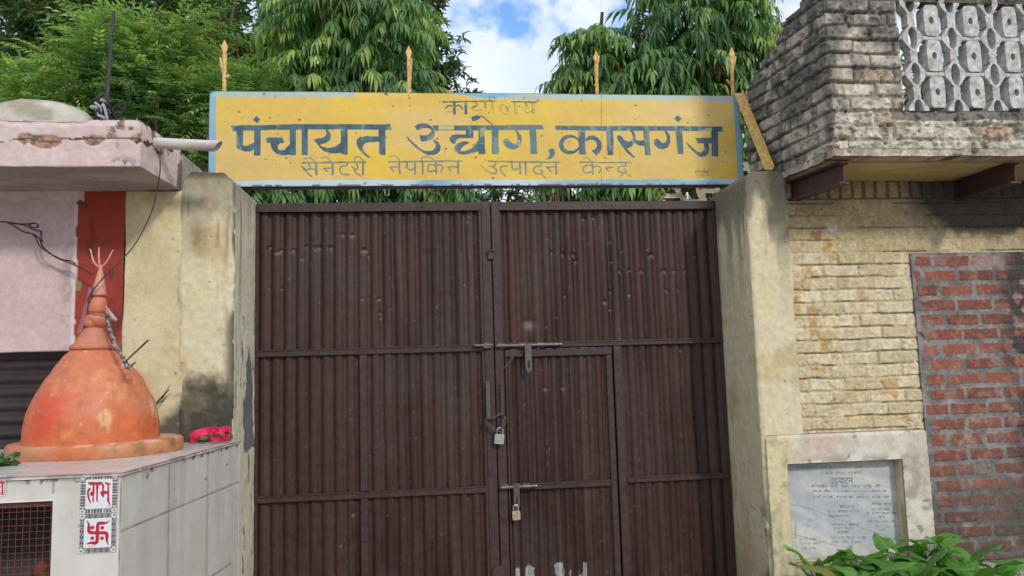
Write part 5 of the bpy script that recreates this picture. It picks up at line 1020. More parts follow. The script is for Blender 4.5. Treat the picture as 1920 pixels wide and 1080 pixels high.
    LINES = [('कार्यालय  ज़िला  पंचायत  राज  अधिकारी', 1492, 1660, 876, 6, .45), ('१  सघन  जनपद  कासगंज', 1538, 1615, 886.5, 6.5, .55), ('उदघाटन', 1557, 1599, 902, 11, .95), ('माननीय  श्री  मान  पाल  सिंह  जी', 1522, 1650, 912, 8.5, .75), ('सदस्य  विधान  सभा  कासगंज  १५.१०.२०००  पंचायत राज', 1524, 1662, 921, 6, .62), ('व दि. ०६ जी  १९९७  को  सम्पन्न  किया  गया ।', 1524, 1672, 932, 7, .72),
             ("'संयोजक'", 1573, 1603, 949, 7, .6), ('विधायक  क्षेत्र', 1634, 1672, 945, 7.5, .75), ('कु० ए०  अग्रवाल  कासगंज', 1551, 1611, 959, 6.5, .55), ('श्री  हरि  सिंह', 1634, 1667, 955.5, 6.5, .7), ('जिला पंचायत अधिकारी', 1553, 1594, 967, 5.5, .45), ('वि.  ब्लाक  प्रमुख  सोरों', 1625, 1680, 962, 5.5, .62), ('नगर', 1648, 1660, 970, 5, .5), ('सहावर', 1515, 1533, 976, 6, .35), ('एटा', 1511, 1521, 987, 5.5, .4), ('ग्राम पंचायत कुमारपुर', 1557, 1611, 984, 6.5, .55), ('श्री  दयाल  नाथ  सिंह', 1626, 1679, 978, 6, .6), ('सदस्य  पंचायत', 1563, 1600, 991, 5.5, .45), ('अध्यक्ष', 1570, 1591, 999, 6.5, .7), ('नगर  पालिका', 1640, 1688, 987, 5, .45), ('जनपद', 1648, 1660, 994, 5, .5), ('ग्राम  पंचायत  मोहनपुर  १३  सदर', 1556, 1624, 1008, 6.5, .6), ('अधि०  जिला  पंचायत', 1558, 1615, 1016, 5.5, .5), ('निर्माता', 1500, 1530, 1011, 6, .5), ('सहायक  अभि०', 1499, 1540, 1019, 6, .55), ('जिला  परिषद', 1502, 1530, 1028, 5.5, .45), ('सदस्य', 1655, 1681, 1013, 6, .5)]
    for body, a, b, yc, hgt, al in LINES:
        v, t = text_mesh(body)
        if not len(t): continue
        lo, hi = v.min(0), v.max(0); wa, wb = cv.w([(a, yc + 0.0), (b, yc + 0.0)]); k = (v - lo) / (hi - lo); hz = hgt * 1.12 * 4.4 / F
        base = wa[None] + (wb - wa)[None] * k[:, :1]; base[:, 1] += (k[:, 1] - 0.5) * hz; Mx = np.zeros(sh, bool)
        for tri in t: cv.poly_mask(base[tri], Mx)
        cv.paint(Mx, (0.055, 0.055, 0.06), min(1, al * 1.7) * (0.65 + 0.4 * ss(0.38, 0.55, fbm(P, 26, 3, 447)).reshape(sh)))
    sp = fbm(P, 90, 3, 449).reshape(sh) + 0.25 * ss(0.18, 0.0, np.hypot(cv.X - ix0, (cv.Z - ZA(1485, 1040, yb)) * 0.7)) ; cv.paint(sp > 0.84, (0.12, 0.12, 0.12), 0.6)
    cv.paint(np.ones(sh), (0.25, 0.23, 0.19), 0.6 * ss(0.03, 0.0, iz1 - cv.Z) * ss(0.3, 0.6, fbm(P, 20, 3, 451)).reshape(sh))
    cv.build('marble_plaque', M_STONE, root, 0.012)
plaque()

# ------------------------------------------------------------------ shrine
RED = (0.42, 0.02, 0.045)
def shrine():
    zt = float(B(449, 826, y=YP)[2]); a = B(228, 885.5, z=zt); e = B(449, 826, y=YP - 0.005); yfr = float(a[1]); xr_ = float(a[0]); xL = -4.2
    root = empty('shrine_plinth', ((xL + xr_) / 2, -1.0, 0), 'grey white tiled shrine plinth with a barred opening in its front', 'plinth')
    n0 = B(-300, 940, y=yfr); n1 = B(98, 1010, y=yfr); nzt = float(B(60, 941, y=yfr)[2]); nx0, nx1 = float(n0[0]), float(n1[0]); nz0 = 0.12
    U, Z, P, N, nd = path_wall([(xL, yfr), (xr_, yfr), (e[0], e[1])], 0, zt - 0.006, 0.0075, 0.05); sh = U.shape; p = P.reshape(-1, 3); u = U.ravel(); v = Z.ravel(); uc = nd[1]
    side = u > uc
    # grout lines as photographed: front courses and side courses
    zl1 = float(B(222, 998, y=yfr)[2]); zf1 = float(B(140, 925, y=yfr)[2]); zf2 = float(B(140, 1034, y=yfr)[2]); ln = np.hypot(e[0] - xr_, e[1] - yfr)
    def near(val, c, w=0.0028): return np.abs(val - c) < w
    wv = (vn(p, 9, 461) - .5) * 0.002; gr = np.zeros(len(p), bool)
    sdir = np.array([e[1] - yfr, -(e[0] - xr_), 0]); us = [np.hypot(*(BP(px, py, (xr_, yfr, 1), sdir)[:2] - np.array([xr_, yfr]))) for px, py in ((319, 860), (390, 845))]
    zs1 = float(BP(222, 998, (xr_, yfr, 1), sdir)[2]); zs2 = float(BP(400, 1080, (xr_, yfr, 1), sdir)[2])
    gs = near(v + wv, zs1) | near(v + wv, zs2) | near(v, zs2 - 0.40) | near(u - uc + wv, us[0]) | near(u - uc + wv, us[0] + (us[0]) * 1.0)
    xg = xL + u; gf = near(v + wv, zf2) | near(v, zf2 - 0.33) | (near(v + wv, zf1 + 0.002) & (xg > nx1 - 0.25)) | near(xg + wv, float(B(100, 900, y=yfr)[0])) & (v > zf1) | near(xg + wv, float(B(36, 900, y=yfr)[0])) & (v > nzt + .005)
    gr = np.where(side, gs, gf) | near(u, uc, 0.004)
    C = lerp(np.array([0.60, 0.585, 0.53]), np.array([0.54, 0.525, 0.475]), ss(0.35, 0.65, fbm(st3(p, 4, 4, 1.5), 1, 4, 463))); tid = _hash((u > uc + us[0]).astype(np.int64) + 3 * side.astype(np.int64), (v > np.where(side, zs1, zf1)).astype(np.int64), (v > np.where(side, zs2, zf2)).astype(np.int64), 9); C = C * (0.95 + 0.09 * tid)[:, None]
    C = np.where(gr[:, None], lerp(np.array([0.16, 0.14, 0.115]), np.array([0.34, 0.31, 0.27]), ss(.35, .65, fbm(p, 22, 3, 465))), C)
    C = lerp(C, np.array([0.33, 0.26, 0.13]), 0.5 * ss(0.022, 0.004, np.abs(u - uc - us[1] + (fbm(st3(p, 5, 5, 3), 1, 3, 467) - .5) * .02)) * side * ss(0.2, 0.5, fbm(st3(p, 8, 8, 2), 1, 3, 469)))
    C = lerp(C, np.array([0.33, 0.27, 0.17]), 0.35 * ss(0.014, 0.002, np.abs(u - uc - us[0])) * side)
    dt = zt - v; C = lerp(C, np.array([0.42, 0.38, 0.33]), ss(0.035, 0.015, dt + (fbm(p, 25, 3, 471) - .5) * 0.02)); C = lerp(C, np.array([0.06, 0.05, 0.04]), 0.8 * (dt < 0.03) * (fbm(p, 24, 4, 473) > 0.64))
    C = lerp(C, np.array([0.10, 0.085, 0.07]), 0.8 * (fbm(p, 32, 3, 475) > 0.80) * (dt < 0.2)); C = lerp(C, np.array([0.33, 0.30, 0.26]), 0.3 * ss(0.5, 0.75, fbm(st3(p, 10, 10, 1.2), 1, 4, 477)))
    uu, zz = U[:, 0], Z[0]; cu = (uu[:-1] + uu[1:]) / 2 + xL; cz = (zz[:-1] + zz[1:]) / 2
    mask = ~((cu[:, None] > nx0) & (cu[:, None] < nx1) & (cz[None] > nz0) & (cz[None] < nzt))
    dep = (fbm(p, 3, 3, 479) - .5) * 0.004 - gr * 0.0015; Fr = P + N * dep.reshape(sh)[..., None]; Bk = P - N * 0.06
    V, Q, used, inv = shell(Fr, Bk, mask, False); C2 = np.concatenate([C, C * 0 + 0.4]); link('tiled_body', mesh_np('tiled_body', V[used], inv, C2[used]), M_TILE, root)
    # top
    n, m_ = 150, 90; S = np.linspace(0, 1, n); T = np.linspace(0, 1, m_); X = np.zeros((n, m_, 3)); yy = yfr - 0.008 + (YP - yfr + 0.005) * T; xrr_ = xr_ + (e[0] - xr_) * (yy - yfr) / (e[1] - yfr) + 0.006
    X[..., 0] = (xL + (xrr_[None] - xL) * (1 - (1 - S[:, None]) ** 1.6)); X[..., 1] = yy[None]; q = X.reshape(-1, 3); X[..., 2] = zt + (fbm(q, 6, 3, 481).reshape(n, m_) - .5) * 0.006
    C = lerp(np.array([0.55, 0.51, 0.475]), np.array([0.49, 0.455, 0.425]), ss(0.4, 0.6, fbm(q, 5, 4, 483))); ed = np.minimum(q[:, 1] - yfr, (np.interp(q[:, 1], yy, xrr_) - q[:, 0])); C = lerp(C, np.array([0.22, 0.20, 0.17]), 0.7 * ss(0.03, 0.0, ed) * ss(0.4, 0.6, fbm(q, 18, 4, 485)))
    Bk = X.copy(); Bk[..., 2] = zt - 0.012; V, Q, used, inv = shell(X, Bk, None, True); link('plinth_top', mesh_np('plinth_top', V[used], inv, np.concatenate([C, C])[used]), M_TILE, root)
    # niche inside and its mesh grille
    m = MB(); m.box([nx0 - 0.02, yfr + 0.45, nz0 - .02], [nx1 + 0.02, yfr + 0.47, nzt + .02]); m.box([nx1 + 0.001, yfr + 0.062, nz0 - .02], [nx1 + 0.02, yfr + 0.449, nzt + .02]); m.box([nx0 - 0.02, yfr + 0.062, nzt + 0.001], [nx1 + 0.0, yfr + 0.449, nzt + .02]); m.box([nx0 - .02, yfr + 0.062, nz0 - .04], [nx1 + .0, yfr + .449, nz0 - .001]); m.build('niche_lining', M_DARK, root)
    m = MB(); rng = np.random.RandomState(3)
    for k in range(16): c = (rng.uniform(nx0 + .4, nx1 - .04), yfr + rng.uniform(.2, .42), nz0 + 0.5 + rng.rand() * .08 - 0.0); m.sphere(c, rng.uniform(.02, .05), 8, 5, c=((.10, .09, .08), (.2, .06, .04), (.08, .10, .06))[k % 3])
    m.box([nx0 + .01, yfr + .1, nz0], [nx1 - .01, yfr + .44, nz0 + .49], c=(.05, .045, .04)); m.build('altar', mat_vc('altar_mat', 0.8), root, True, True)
    m = MB(); pw = float(B(37.5, 1000, y=yfr)[0] - B(25, 1000, y=yfr)[0]) * 1.05; xs = np.arange(nx1 - 0.5 * pw, nx0, -pw)
    for x in xs: m.tube([(x, yfr + 0.012, nz0), (x + rng.randn() * .001, yfr + 0.010, (nz0 + nzt) / 2), (x, yfr + 0.012, nzt)], 0.0010, 5, cap=False)
    for z in np.arange(nzt - 0.5 * pw, nz0, -pw * 1.02): m.tube([(nx0, yfr + 0.015, z), ((nx0 + nx1) / 2, yfr + 0.0155, z + rng.randn() * .001), (nx1, yfr + 0.015, z)], 0.0010, 5, cap=False)
    m.box([nx0 + 0.001, yfr + 0.02, nzt - 0.022], [nx1 - 0.001, yfr + 0.03, nzt - 0.001]); m.box([nx1 - 0.008, yfr + 0.02, nz0 + .001], [nx1 - 0.001, yfr + 0.03, nzt - 0.023]); m.build('grille', mat_plain('dull_red_wire', (0.17, 0.055, 0.048), 0.5, 0.3, 30, 0.05), root)
    # ornamental tiles
    O8 = (140, 880); K = 6.75
    def tile(nm, outer, inner, label, draw, border):
        yy = yfr - 0.004; w = np.array([B(O8[0] + x / K, O8[1] + y / K, y=yy)[[0, 2]] for x, y in outer]); iw = np.array([B(O8[0] + x / K, O8[1] + y / K, y=yy)[[0, 2]] for x, y in inner])
        cv = Canvas(w[0][0], w[1][0], w[1][1], w[0][1], yy, 0.0013, (0.66, 0.69, 0.71)); P = cv.P; sh = cv.X.shape
        x0, x1, z0, z1 = w[0][0], w[1][0], w[1][1], w[0][1]; jx0, jx1, jz0, jz1 = iw[0][0], iw[1][0], iw[1][1], iw[0][1]
        out = (cv.X < jx0) | (cv.X > jx1) | (cv.Z < jz0) | (cv.Z > jz1); cv.paint(out, (0.10, 0.10, 0.10))
        if border == 'hatch':
            tt = np.where((cv.X < jx0) | (cv.X > jx1), cv.Z, cv.X); per = 0.011; cv.paint(out & ((tt / per) % 1 < 0.35), (0.42, 0.43, 0.42), 0.8); cv.paint(out & ((tt / (per * 4)) % 1 < 0.12), (0.55, 0.55, 0.55), 0.9)
        else:
            bx = np.minimum(np.abs(cv.X - (x0 + jx0) / 2), np.abs(cv.X - (x1 + jx1) / 2)); bz = np.minimum(np.abs(cv.Z - (z0 + jz0) / 2), np.abs(cv.Z - (z1 + jz1) / 2)); per = 0.022
            tt = np.where((cv.X < jx0) | (cv.X > jx1), cv.Z, cv.X); bd = np.where((cv.X < jx0) | (cv.X > jx1), bx, bz); f = np.abs((tt / per) % 1 - 0.5) * per; dd = f + bd; cv.paint(out & (dd < 0.009), (0.36, 0.37, 0.35), 0.85); cv.paint(out & (dd < 0.004), (0.03, 0.03, 0.03), 0.9); cv.paint(out & (bd > 0.0085) , (0.05, 0.05, 0.05), 0.8)
        for cx_ in ((x0 + jx0) / 2, (x1 + jx1) / 2):
            for cz_ in ((z0 + jz0) / 2, (z1 + jz1) / 2): dd = np.abs(cv.X - cx_) + np.abs(cv.Z - cz_); cv.paint(out & (dd < 0.013), (0.66, 0.64, 0.60)); cv.paint(out & (dd < 0.006), (0.25, 0.22, 0.2))
        cv.paint(np.minimum(np.minimum(cv.X - x0, x1 - cv.X), np.minimum(cv.Z - z0, z1 - cv.Z)) < 0.0022, (0.5, 0.48, 0.45), 0.8)
        M = np.zeros(sh, bool); draw(cv, M); cv.paint(M, RED)
        cv.paint(fbm(P, 60, 3, 487).reshape(sh) > 0.74, (0.4, 0.37, 0.33), 0.5)
        tag(cv.build(nm, M_TILE, root, 0.004), label)
    def labh(cv, M):
        for pl in ([(165,160),(345,160),(372,197),(185,200)], [(160,262),(185,230),(207,245),(180,290),(187,350),(212,432),(195,430),(165,370),(153,300)], [(225,195),(255,195),(242,420),(220,400),(228,340),(195,330),(190,300),(227,270)], [(272,195),(302,195),(292,422),(272,400)],
                   [(345,165),(375,200),(370,270),(432,275),(432,312),(378,315),(370,360),(350,350),(318,298),(348,270)], [(380,158),(457,180),(457,195),(435,200),(440,400),(457,450),(440,456),(408,395),(415,200),(390,185)]): cv.poly_mask(cv.w(pl, O8, K), M)
    def swas(cv, M):
        s = 3.2 / F / K
        cv.stroke_mask(cv.w(cr([(442,652),(395,678),(320,682),(292,705),(290,800),(284,900),(268,930),(200,932),(136,950)], 6), O8, K), np.interp(np.linspace(0, 1, 49), [0, .2, .8, 1], [6, 38, 38, 6]) * s, M)
        cv.stroke_mask(cv.w(cr([(152,646),(178,700),(180,775),(205,800),(290,803),(388,806),(408,832),(408,900),(428,964)], 6), O8, K), np.interp(np.linspace(0, 1, 49), [0, .2, .8, 1], [6, 38, 38, 6]) * s, M)
        for x, y in ((225, 738), (348, 740), (222, 872), (345, 872)): cv.stroke_mask(cv.w([(x, y), (x + .5, y)], O8, K), 42 * s, M)
    tile('ornamental_tile', [(75, 70), (535, 545)], [(142, 130), (472, 490)], 'white tile with red lettering and dark hatched border', labh, 'hatch')
    tile('ornamental_tile', [(66, 572), (516, 1045)], [(122, 626), (462, 985)], 'white tile with a red four-dotted emblem and diamond border', swas, 'diamond')
    yy = yfr - 0.004; w0, w1 = B(-95, 897, y=yy), B(11, 929.5, y=yy); cv = Canvas(w0[0], w1[0], w1[2], w0[2], yy, 0.0013, (0.66, 0.68, 0.70)); sh = cv.X.shape; ex = np.minimum(np.minimum(cv.X - w0[0], w1[0] - cv.X), np.minimum(cv.Z - w1[2], w0[2] - cv.Z)); cv.paint((ex > 0.003) & (ex < 0.0065), RED)
    M = np.zeros(sh, bool); s = 3.2 / F
    for wd, pts in ((3, [(-40, 905), (7, 905)]), (3, [(4.5, 905), (4.5, 926)]), (2.5, [(4, 905), (1, 900)]), (2.5, [(-6, 913), (-3, 908), (0, 913), (-3, 917), (0, 924)]), (3, [(-20, 905), (-20, 926)]), (3, [(-30, 912), (-22, 918)])): cv.stroke_mask(cv.w(cr(pts, 4) if len(pts) > 2 else pts), wd * s, M)
    cv.paint(M, RED); tag(cv.build('name_tile', M_TILE, root, 0.004), 'narrow white tile with red letters')
    return zt, yfr, xr_, e
ZPL, YFR, XPR, EPL = shrine()

# dome on the plinth
def stupa():
    yc = -0.93; c0 = B(172, 800, y=yc); cx0 = float(c0[0]); k = (4.83 + yc) / F
    def silhouette(pa, pb, py):                        # centre and radius of the round body whose edges are seen at pa and pb
        A = [math.atan2(*(ray(p_, py)[[0, 1]])) for p_ in (pa, pb)]; mid, half = (A[0] + A[1]) / 2, (A[1] - A[0]) / 2; dist = (yc - CAM[1]) / math.cos(mid); return CAM[0] + dist * math.sin(mid), dist * math.sin(half)
    cx0, Rd = silhouette(43.5, 299, 800); k = Rd / 128.0; cxb, Rb0 = silhouette(-2, 343, 830)
    Z = lambda yz: float(B(172, 430 + yz / 2.512, y=yc)[2]); R = lambda hw: hw / 2.512 * k
    root = empty('shrine_dome', (cx0, yc, ZPL), 'orange painted bell shaped shrine dome with a trident finial', 'shrine')
    # round base slab
    Rb = Rb0; zb1 = ZPL + 0.066; prof = [(0.0, zb1 + 0.002), (Rb * .7, zb1 + 0.001), (Rb - 0.012, zb1), (Rb, zb1 - 0.012), (Rb + 0.002, zb1 - 0.035), (Rb, ZPL + 0.004), (Rb - 0.004, ZPL - 0.004)][::-1]
    m = MB(); m.lathe([(0.001, ZPL - 0.002)] + prof[:-1] + [(0.001, zb1 + 0.002)], cxb, yc + 0.02, 96, sy=0.85); V = np.concatenate(m.v); rad = V - np.array([cx0, yc, 0]); rad[:, 2] = 0; rad /= np.linalg.norm(rad, axis=1)[:, None] + 1e-6
    V = V + rad * ((fbm(V, 5, 3, 501) - .5) * 0.028)[:, None]; V[:, 2] += (fbm(V, 9, 3, 503) - .5) * 0.007 * (V[:, 2] > ZPL + .02)
    orange = lambda V: lerp(lerp(np.array([0.52, 0.135, 0.05]), np.array([0.50, 0.19, 0.11]), ss(0.40, 0.60, fbm(V, 5, 4, 505))), np.array([0.52, 0.25, 0.06]), 0.6 * ss(0.58, 0.72, fbm(V, 9, 5, 507)))
    C = orange(V) * 0.95; C = lerp(C, np.array([0.50, 0.235, 0.08]), 0.45 * ss(cx0 - .1, cx0 + .3, V[:, 0])); C = lerp(C, np.array([0.16, 0.10, 0.05]), 0.7 * ss(0.58, 0.68, fbm(V, 22, 5, 509)) * ss(cx0, cx0 + .35, V[:, 0])); C = lerp(C, np.array([0.55, 0.45, 0.36]), 0.7 * (V[:, 2] > zb1 - .004) * ss(0.5, 0.6, fbm(V, 14, 4, 511)))
    link('base', mesh_np('base', V, m.q, C), M_ORANGE, root)
    # dome
    P = [(990, 323), (960, 322), (920, 320), (880, 315), (850, 308), (815, 296), (780, 277), (740, 254), (705, 235), (670, 206), (640, 180), (600, 140), (578, 112), (564, 90)]
    pr = cr([(R(h), Z(y)) for y, h in P], 8); pr[0, 1] = zb1 - 0.004; m = MB(); m.lathe(list(pr), cx0, yc, 200, lean=lambda z: (float(B(437 / 2.512, 600, y=yc)[0] - cx0) * float(ss(Z(700), Z(560), z)), 0)); V = np.concatenate(m.v)
    rad = V - np.array([cx0, yc, 0]); rad[:, 2] = 0; rad /= np.linalg.norm(rad, axis=1)[:, None]; V = V + rad * ((fbm(V, 4, 3, 513) - .5) * 0.024 + (fbm(V, 16, 4, 515) - .5) * 0.009)[:, None]
    C = lerp(np.array([0.51, 0.195, 0.115]), np.array([0.53, 0.165, 0.078]), ss(0.4, 0.6, fbm(V, 4, 4, 517))); zz = V[:, 2]
    low = ss(Z(800), Z(940), zz + (fbm(V, 6, 4, 519) - .5) * 0.12); C = lerp(C, np.array([0.55, 0.13, 0.04]), 0.8 * low)
    pt = B(75, 780, y=yc - 0.27); d = np.linalg.norm((V - pt) * np.array([1, .5, .8]), axis=1); C = lerp(C, np.array([0.56, 0.065, 0.025]), 0.9 * ss(0.16, 0.03, d + (fbm(V, 14, 4, 521) - .5) * 0.12))
    C = lerp(C, np.array([0.62, 0.36, 0.09]), 0.7 * ss(0.60, 0.72, fbm(V, 12, 5, 523)) * (0.35 + 0.65 * low)); C = lerp(C, np.array([0.66, 0.42, 0.22]), 0.6 * ss(0.70, 0.78, fbm(st3(V, 18, 18, 6), 1, 4, 525)))
    pt = B(195, 722, y=yc - .25); d = np.linalg.norm((V - pt) * np.array([1, .4, 1.3]), axis=1); C = lerp(C, np.array([0.64, 0.40, 0.16]), 0.8 * ss(.045, .01, d + (fbm(V, 40, 3, 527) - .5) * .05))
    C = lerp(C, np.array([0.40, 0.11, 0.05]), 0.55 * ss(0.60, 0.72, fbm(st3(V, 26, 26, 3.5), 1, 4, 529)) * ss(Z(640), Z(820), zz)); C = lerp(C, np.array([0.60, 0.42, 0.28]), 0.45 * (fbm(V, 30, 4, 530) > 0.77)); C = lerp(C, np.array([0.10, 0.07, 0.05]), 0.5 * (fbm(V, 55, 3, 532) > 0.84)); C = C * (0.86 + 0.28 * fbm(V, 28, 4, 534))[:, None]
    link('dome', mesh_np('dome', V, m.q, C), M_ORANGE, root)
    # collar cone, bulbs, cap
    cz_ = [Z(560), Z(480), Z(428), Z(355), Z(300), Z(180), Z(100)]; cxs = [float(B(q / 2.512, 600, y=yc)[0]) - cx0 for q in (437, 442, 452, 458, 462, 467, 468)]
    def ln(z): return (float(np.interp(z, cz_, cxs)), 0)
    m = MB(); prof = [(R(90), Z(570)), (R(106), Z(566)), (R(110), Z(556)), (R(106), Z(545)), (R(92), Z(540)), (R(80), Z(520)), (R(66), Z(500)), (R(52), Z(478)), (R(44), Z(466)), (R(36), Z(463))]; m.lathe([tuple(q) for q in cr(prof, 4)], cx0, yc, 64, lean=ln); V = np.concatenate(m.v); C = orange(V) * 0.97; link('collar', mesh_np('collar', V, m.q, C), M_ORANGE, root)
    m = MB(); prof = [(R(36), Z(466)), (R(50), Z(452)), (R(55), Z(432)), (R(51), Z(412)), (R(34), Z(400)), (R(33), Z(396)), (R(43), Z(387)), (R(47), Z(364)), (R(44), Z(342)), (R(34), Z(326)), (R(30), Z(318)), (R(28), Z(312))]; m.lathe([tuple(q) for q in cr(prof, 5)], cx0, yc, 48, lean=ln); V = np.concatenate(m.v); link('finial', mesh_np('finial', V, m.q, lerp(orange(V), np.array([.6, .17, .08]), 0.5 + 0 * V[:, 0])), M_ORANGE, root)
    m = MB(); prof = [(R(26), Z(306)), (R(37), Z(318)), (R(38), Z(306)), (R(30), Z(270)), (R(20), Z(225)), (R(12), Z(195)), (R(9), Z(180)), (R(10), Z(172)), (R(6), Z(168))]; m.lathe(prof, cx0, yc, 40, lean=ln); V = np.concatenate(m.v); link('cap', mesh_np('cap', V, m.q, lerp(orange(V), np.array([.58, .27, .19]), 0.7 + 0 * V[:, 0])), M_ORANGE, root)
    m = MB(); Bq = lambda x, y: B(x / 2.512, 430 + y / 2.512, y=yc)
    for pts, r in (([(468, 176), (466, 130), (466, 85)], [.006, .0055, .003]), ([(465, 180), (445, 158), (434, 130), (428, 100), (421, 92)], [.0055, .005, .0045, .004, .0025]), ([(472, 180), (492, 165), (508, 145), (524, 112), (535, 96)], [.0055, .005, .0045, .004, .0025])): m.tube(cr([Bq(*q) for q in pts], 4), np.interp(np.linspace(0, 1, 4 * (len(pts) - 1) + 1), np.linspace(0, 1, len(r)), r), 7)
    m.build('trident', mat_plain('pink_orange_paint', (0.55, 0.26, 0.19), 0.6, 0.2, 40, 0.1), root, True)
    # cloth tied at the spire
    def cloth(name, grid, colr, label, seed):
        G = np.array(grid, float); a = np.stack([cr(r, 6) for r in G]); a = np.stack([cr(a[:, j], 6) for j in range(a.shape[1])], 1); n, mm = a.shape[:2]; q = a.reshape(-1, 3); a[..., 1] += (fbm(st3(q, 60, 1, 14), 1, 2, seed).reshape(n, mm) - .5) * 0.022
        V, Q, used, inv = shell(a, a + np.array([0, 0.0015, 0])); me = mesh_np(name, V[used], inv); return tag(link(name, me, mat_plain(name + '_cloth', colr, 0.85, 0.22, 22, 0.1, 0.2)), label, 'cloth')
    b = lambda x, y, dy: B(140 + x / 3.857, 440 + y / 3.857, y=yc + dy)
    cloth('ribbon_cloth', [[b(100, 380, -.03), b(115, 375, -.05), b(130, 372, -.05), b(140, 390, -.03)], [b(78, 480, .0), b(90, 480, -.03), b(105, 478, -.035), b(118, 470, -.01)], [b(45, 600, .02), b(62, 605, -.01), b(80, 600, -.02), b(95, 590, .0)], [b(15, 715, .03), b(35, 705, .0), b(58, 695, .0), b(80, 685, .01)]], (0.34, 0.16, 0.17), 'long dull pink cloth hanging down the left of the orange spire', 531)
    cloth('ribbon_cloth', [[b(218, 505, -.06), b(224, 515, -.07), b(226, 530, -.07), b(222, 545, -.06)], [b(245, 535, -.07), b(248, 555, -.09), b(245, 575, -.08), b(238, 590, -.07)], [b(285, 580, -.06), b(280, 600, -.08), b(270, 612, -.08), b(258, 615, -.07)], [b(314, 615, -.05), b(300, 622, -.06), b(286, 627, -.06), b(272, 630, -.06)]], (0.56, 0.33, 0.33), 'short pale pink cloth flap on the right of the orange spire', 533)
    # rope of beads from the spire over the dome
    m = MB(); rng = np.random.RandomState(6); b2 = lambda x, y, dy: B(140 + x / 3.857, 440 + y / 3.857, y=yc + dy)
    path = cr([b2(105, 568, -.075), b2(150, 578, -.10), b2(195, 585, -.095), b2(228, 590, -.085), b2(242, 630, -.09), b2(258, 690, -.09), b2(275, 750, -.10), b2(300, 805, -.13), b2(330, 860, -.17), b2(355, 915, -.19), b2(380, 950, -.20), b2(405, 970, -.21)], 6); q = path + rng.randn(*path.shape) * 0.0012
    m.tube(q[:20], 0.0035, 6, c=(.16, .13, .11)); m.tube(q[18:48], np.linspace(.006, .010, 30), 7, c=(.20, .18, .16)); 
    for k in range(20, len(q), 2): m.sphere(q[k] + rng.randn(3) * .003, rng.uniform(.007, .012), 7, 5, c=((.30, .28, .25), (.07, .06, .055), (.16, .13, .11))[k // 2 % 3])
    for k in range(4): a = q[-6] + rng.randn(3) * .01; m.tube(cr([a, a + rng.randn(3) * .013, a + rng.randn(3) * .013], 3), .0045, 5, c=((.45, .43, .41), (.05, .045, .04), (.12, .09, .08))[k % 3])
    tag(m.build('bead_garland', mat_vc('garland', .8, .2), None, True, True), 'withered grey garland draped from the spire over the right of the dome', 'garland')
    def stick(p, q_, r, label):
        m = MB(); m.tube(np.linspace(p, q_, 5), r, 6); tag(m.build('stick', M_BARK), label, 'stick')
    stick(b2(372, 912, -.20), b2(533, 762, -.22), .0042, 'straight brown stick stuck beside the garland on the orange dome')
    tw = MB(); rng = np.random.RandomState(12)
    for k in range(9):
        a = B(288 + rng.rand() * 8, 744 + rng.rand() * 12, y=yc + .02); a = B(276 + rng.rand() * 6, 765 + rng.rand() * 12, y=yc + .1); e_ = B(316 + rng.rand() * 14 - 8 + (k == 0) * 4, 722 + rng.rand() * 26, y=yc + .12)
        tw.tube(cr([a, (a + e_) / 2 + rng.randn(3) * .008, e_], 4), .0018 if k else .003, 5)
    tag(tw.build('twig_bundle', M_BARK), 'bundle of thin dry twigs leaning out behind the right of the dome', 'twigs')
    # cables
    def cable(px, r, label, name='cable', jit=0):
        m = MB()
        for P_ in px: m.tube(cr([B(x, y, y=yy) for x, y, yy in P_], 6), r, 6)
        return tag(m.build(name, M_CABLE, None, True), label, 'cable')
    S = lambda L, yy: [(x / 6, 380 + y / 6, yy) for x, y in L]
    cable([S([(-200, 190), (0, 213), (60, 215), (140, 250), (260, 325), (360, 350), (440, 400), (480, 490), (545, 555), (650, 625), (800, 685), (930, 745), (1045, 812)], -.58), S([(70, 218), (180, 235), (290, 260), (380, 305), (440, 315), (462, 330), (463, 400), (480, 440)], -.60), S([(80, 222), (200, 240), (290, 240), (330, 240), (390, 230), (428, 255), (415, 280), (375, 280), (340, 260), (320, 245)], -.59), S([(365, 352), (400, 390), (450, 490), (530, 550), (560, 572)], -.60), S([(560, 572), (700, 640), (790, 655), (850, 690)], -.57)], .0042, 'tangled dark cables strung across the pink wall to the trident')
    SL = SLAB; cable([[(299, 283, -.90), (300, 300, -.92), (299, 330, -.90), (285, 395, -.86), (255, 455, -.90), (225, 490, -.97), (190, 525, -1.0), (165, 560, -.99), (172, 568, -.96)]], .0030, 'thin dark wire hanging from the roof edge down to the orange spire', 'wire')
stupa()
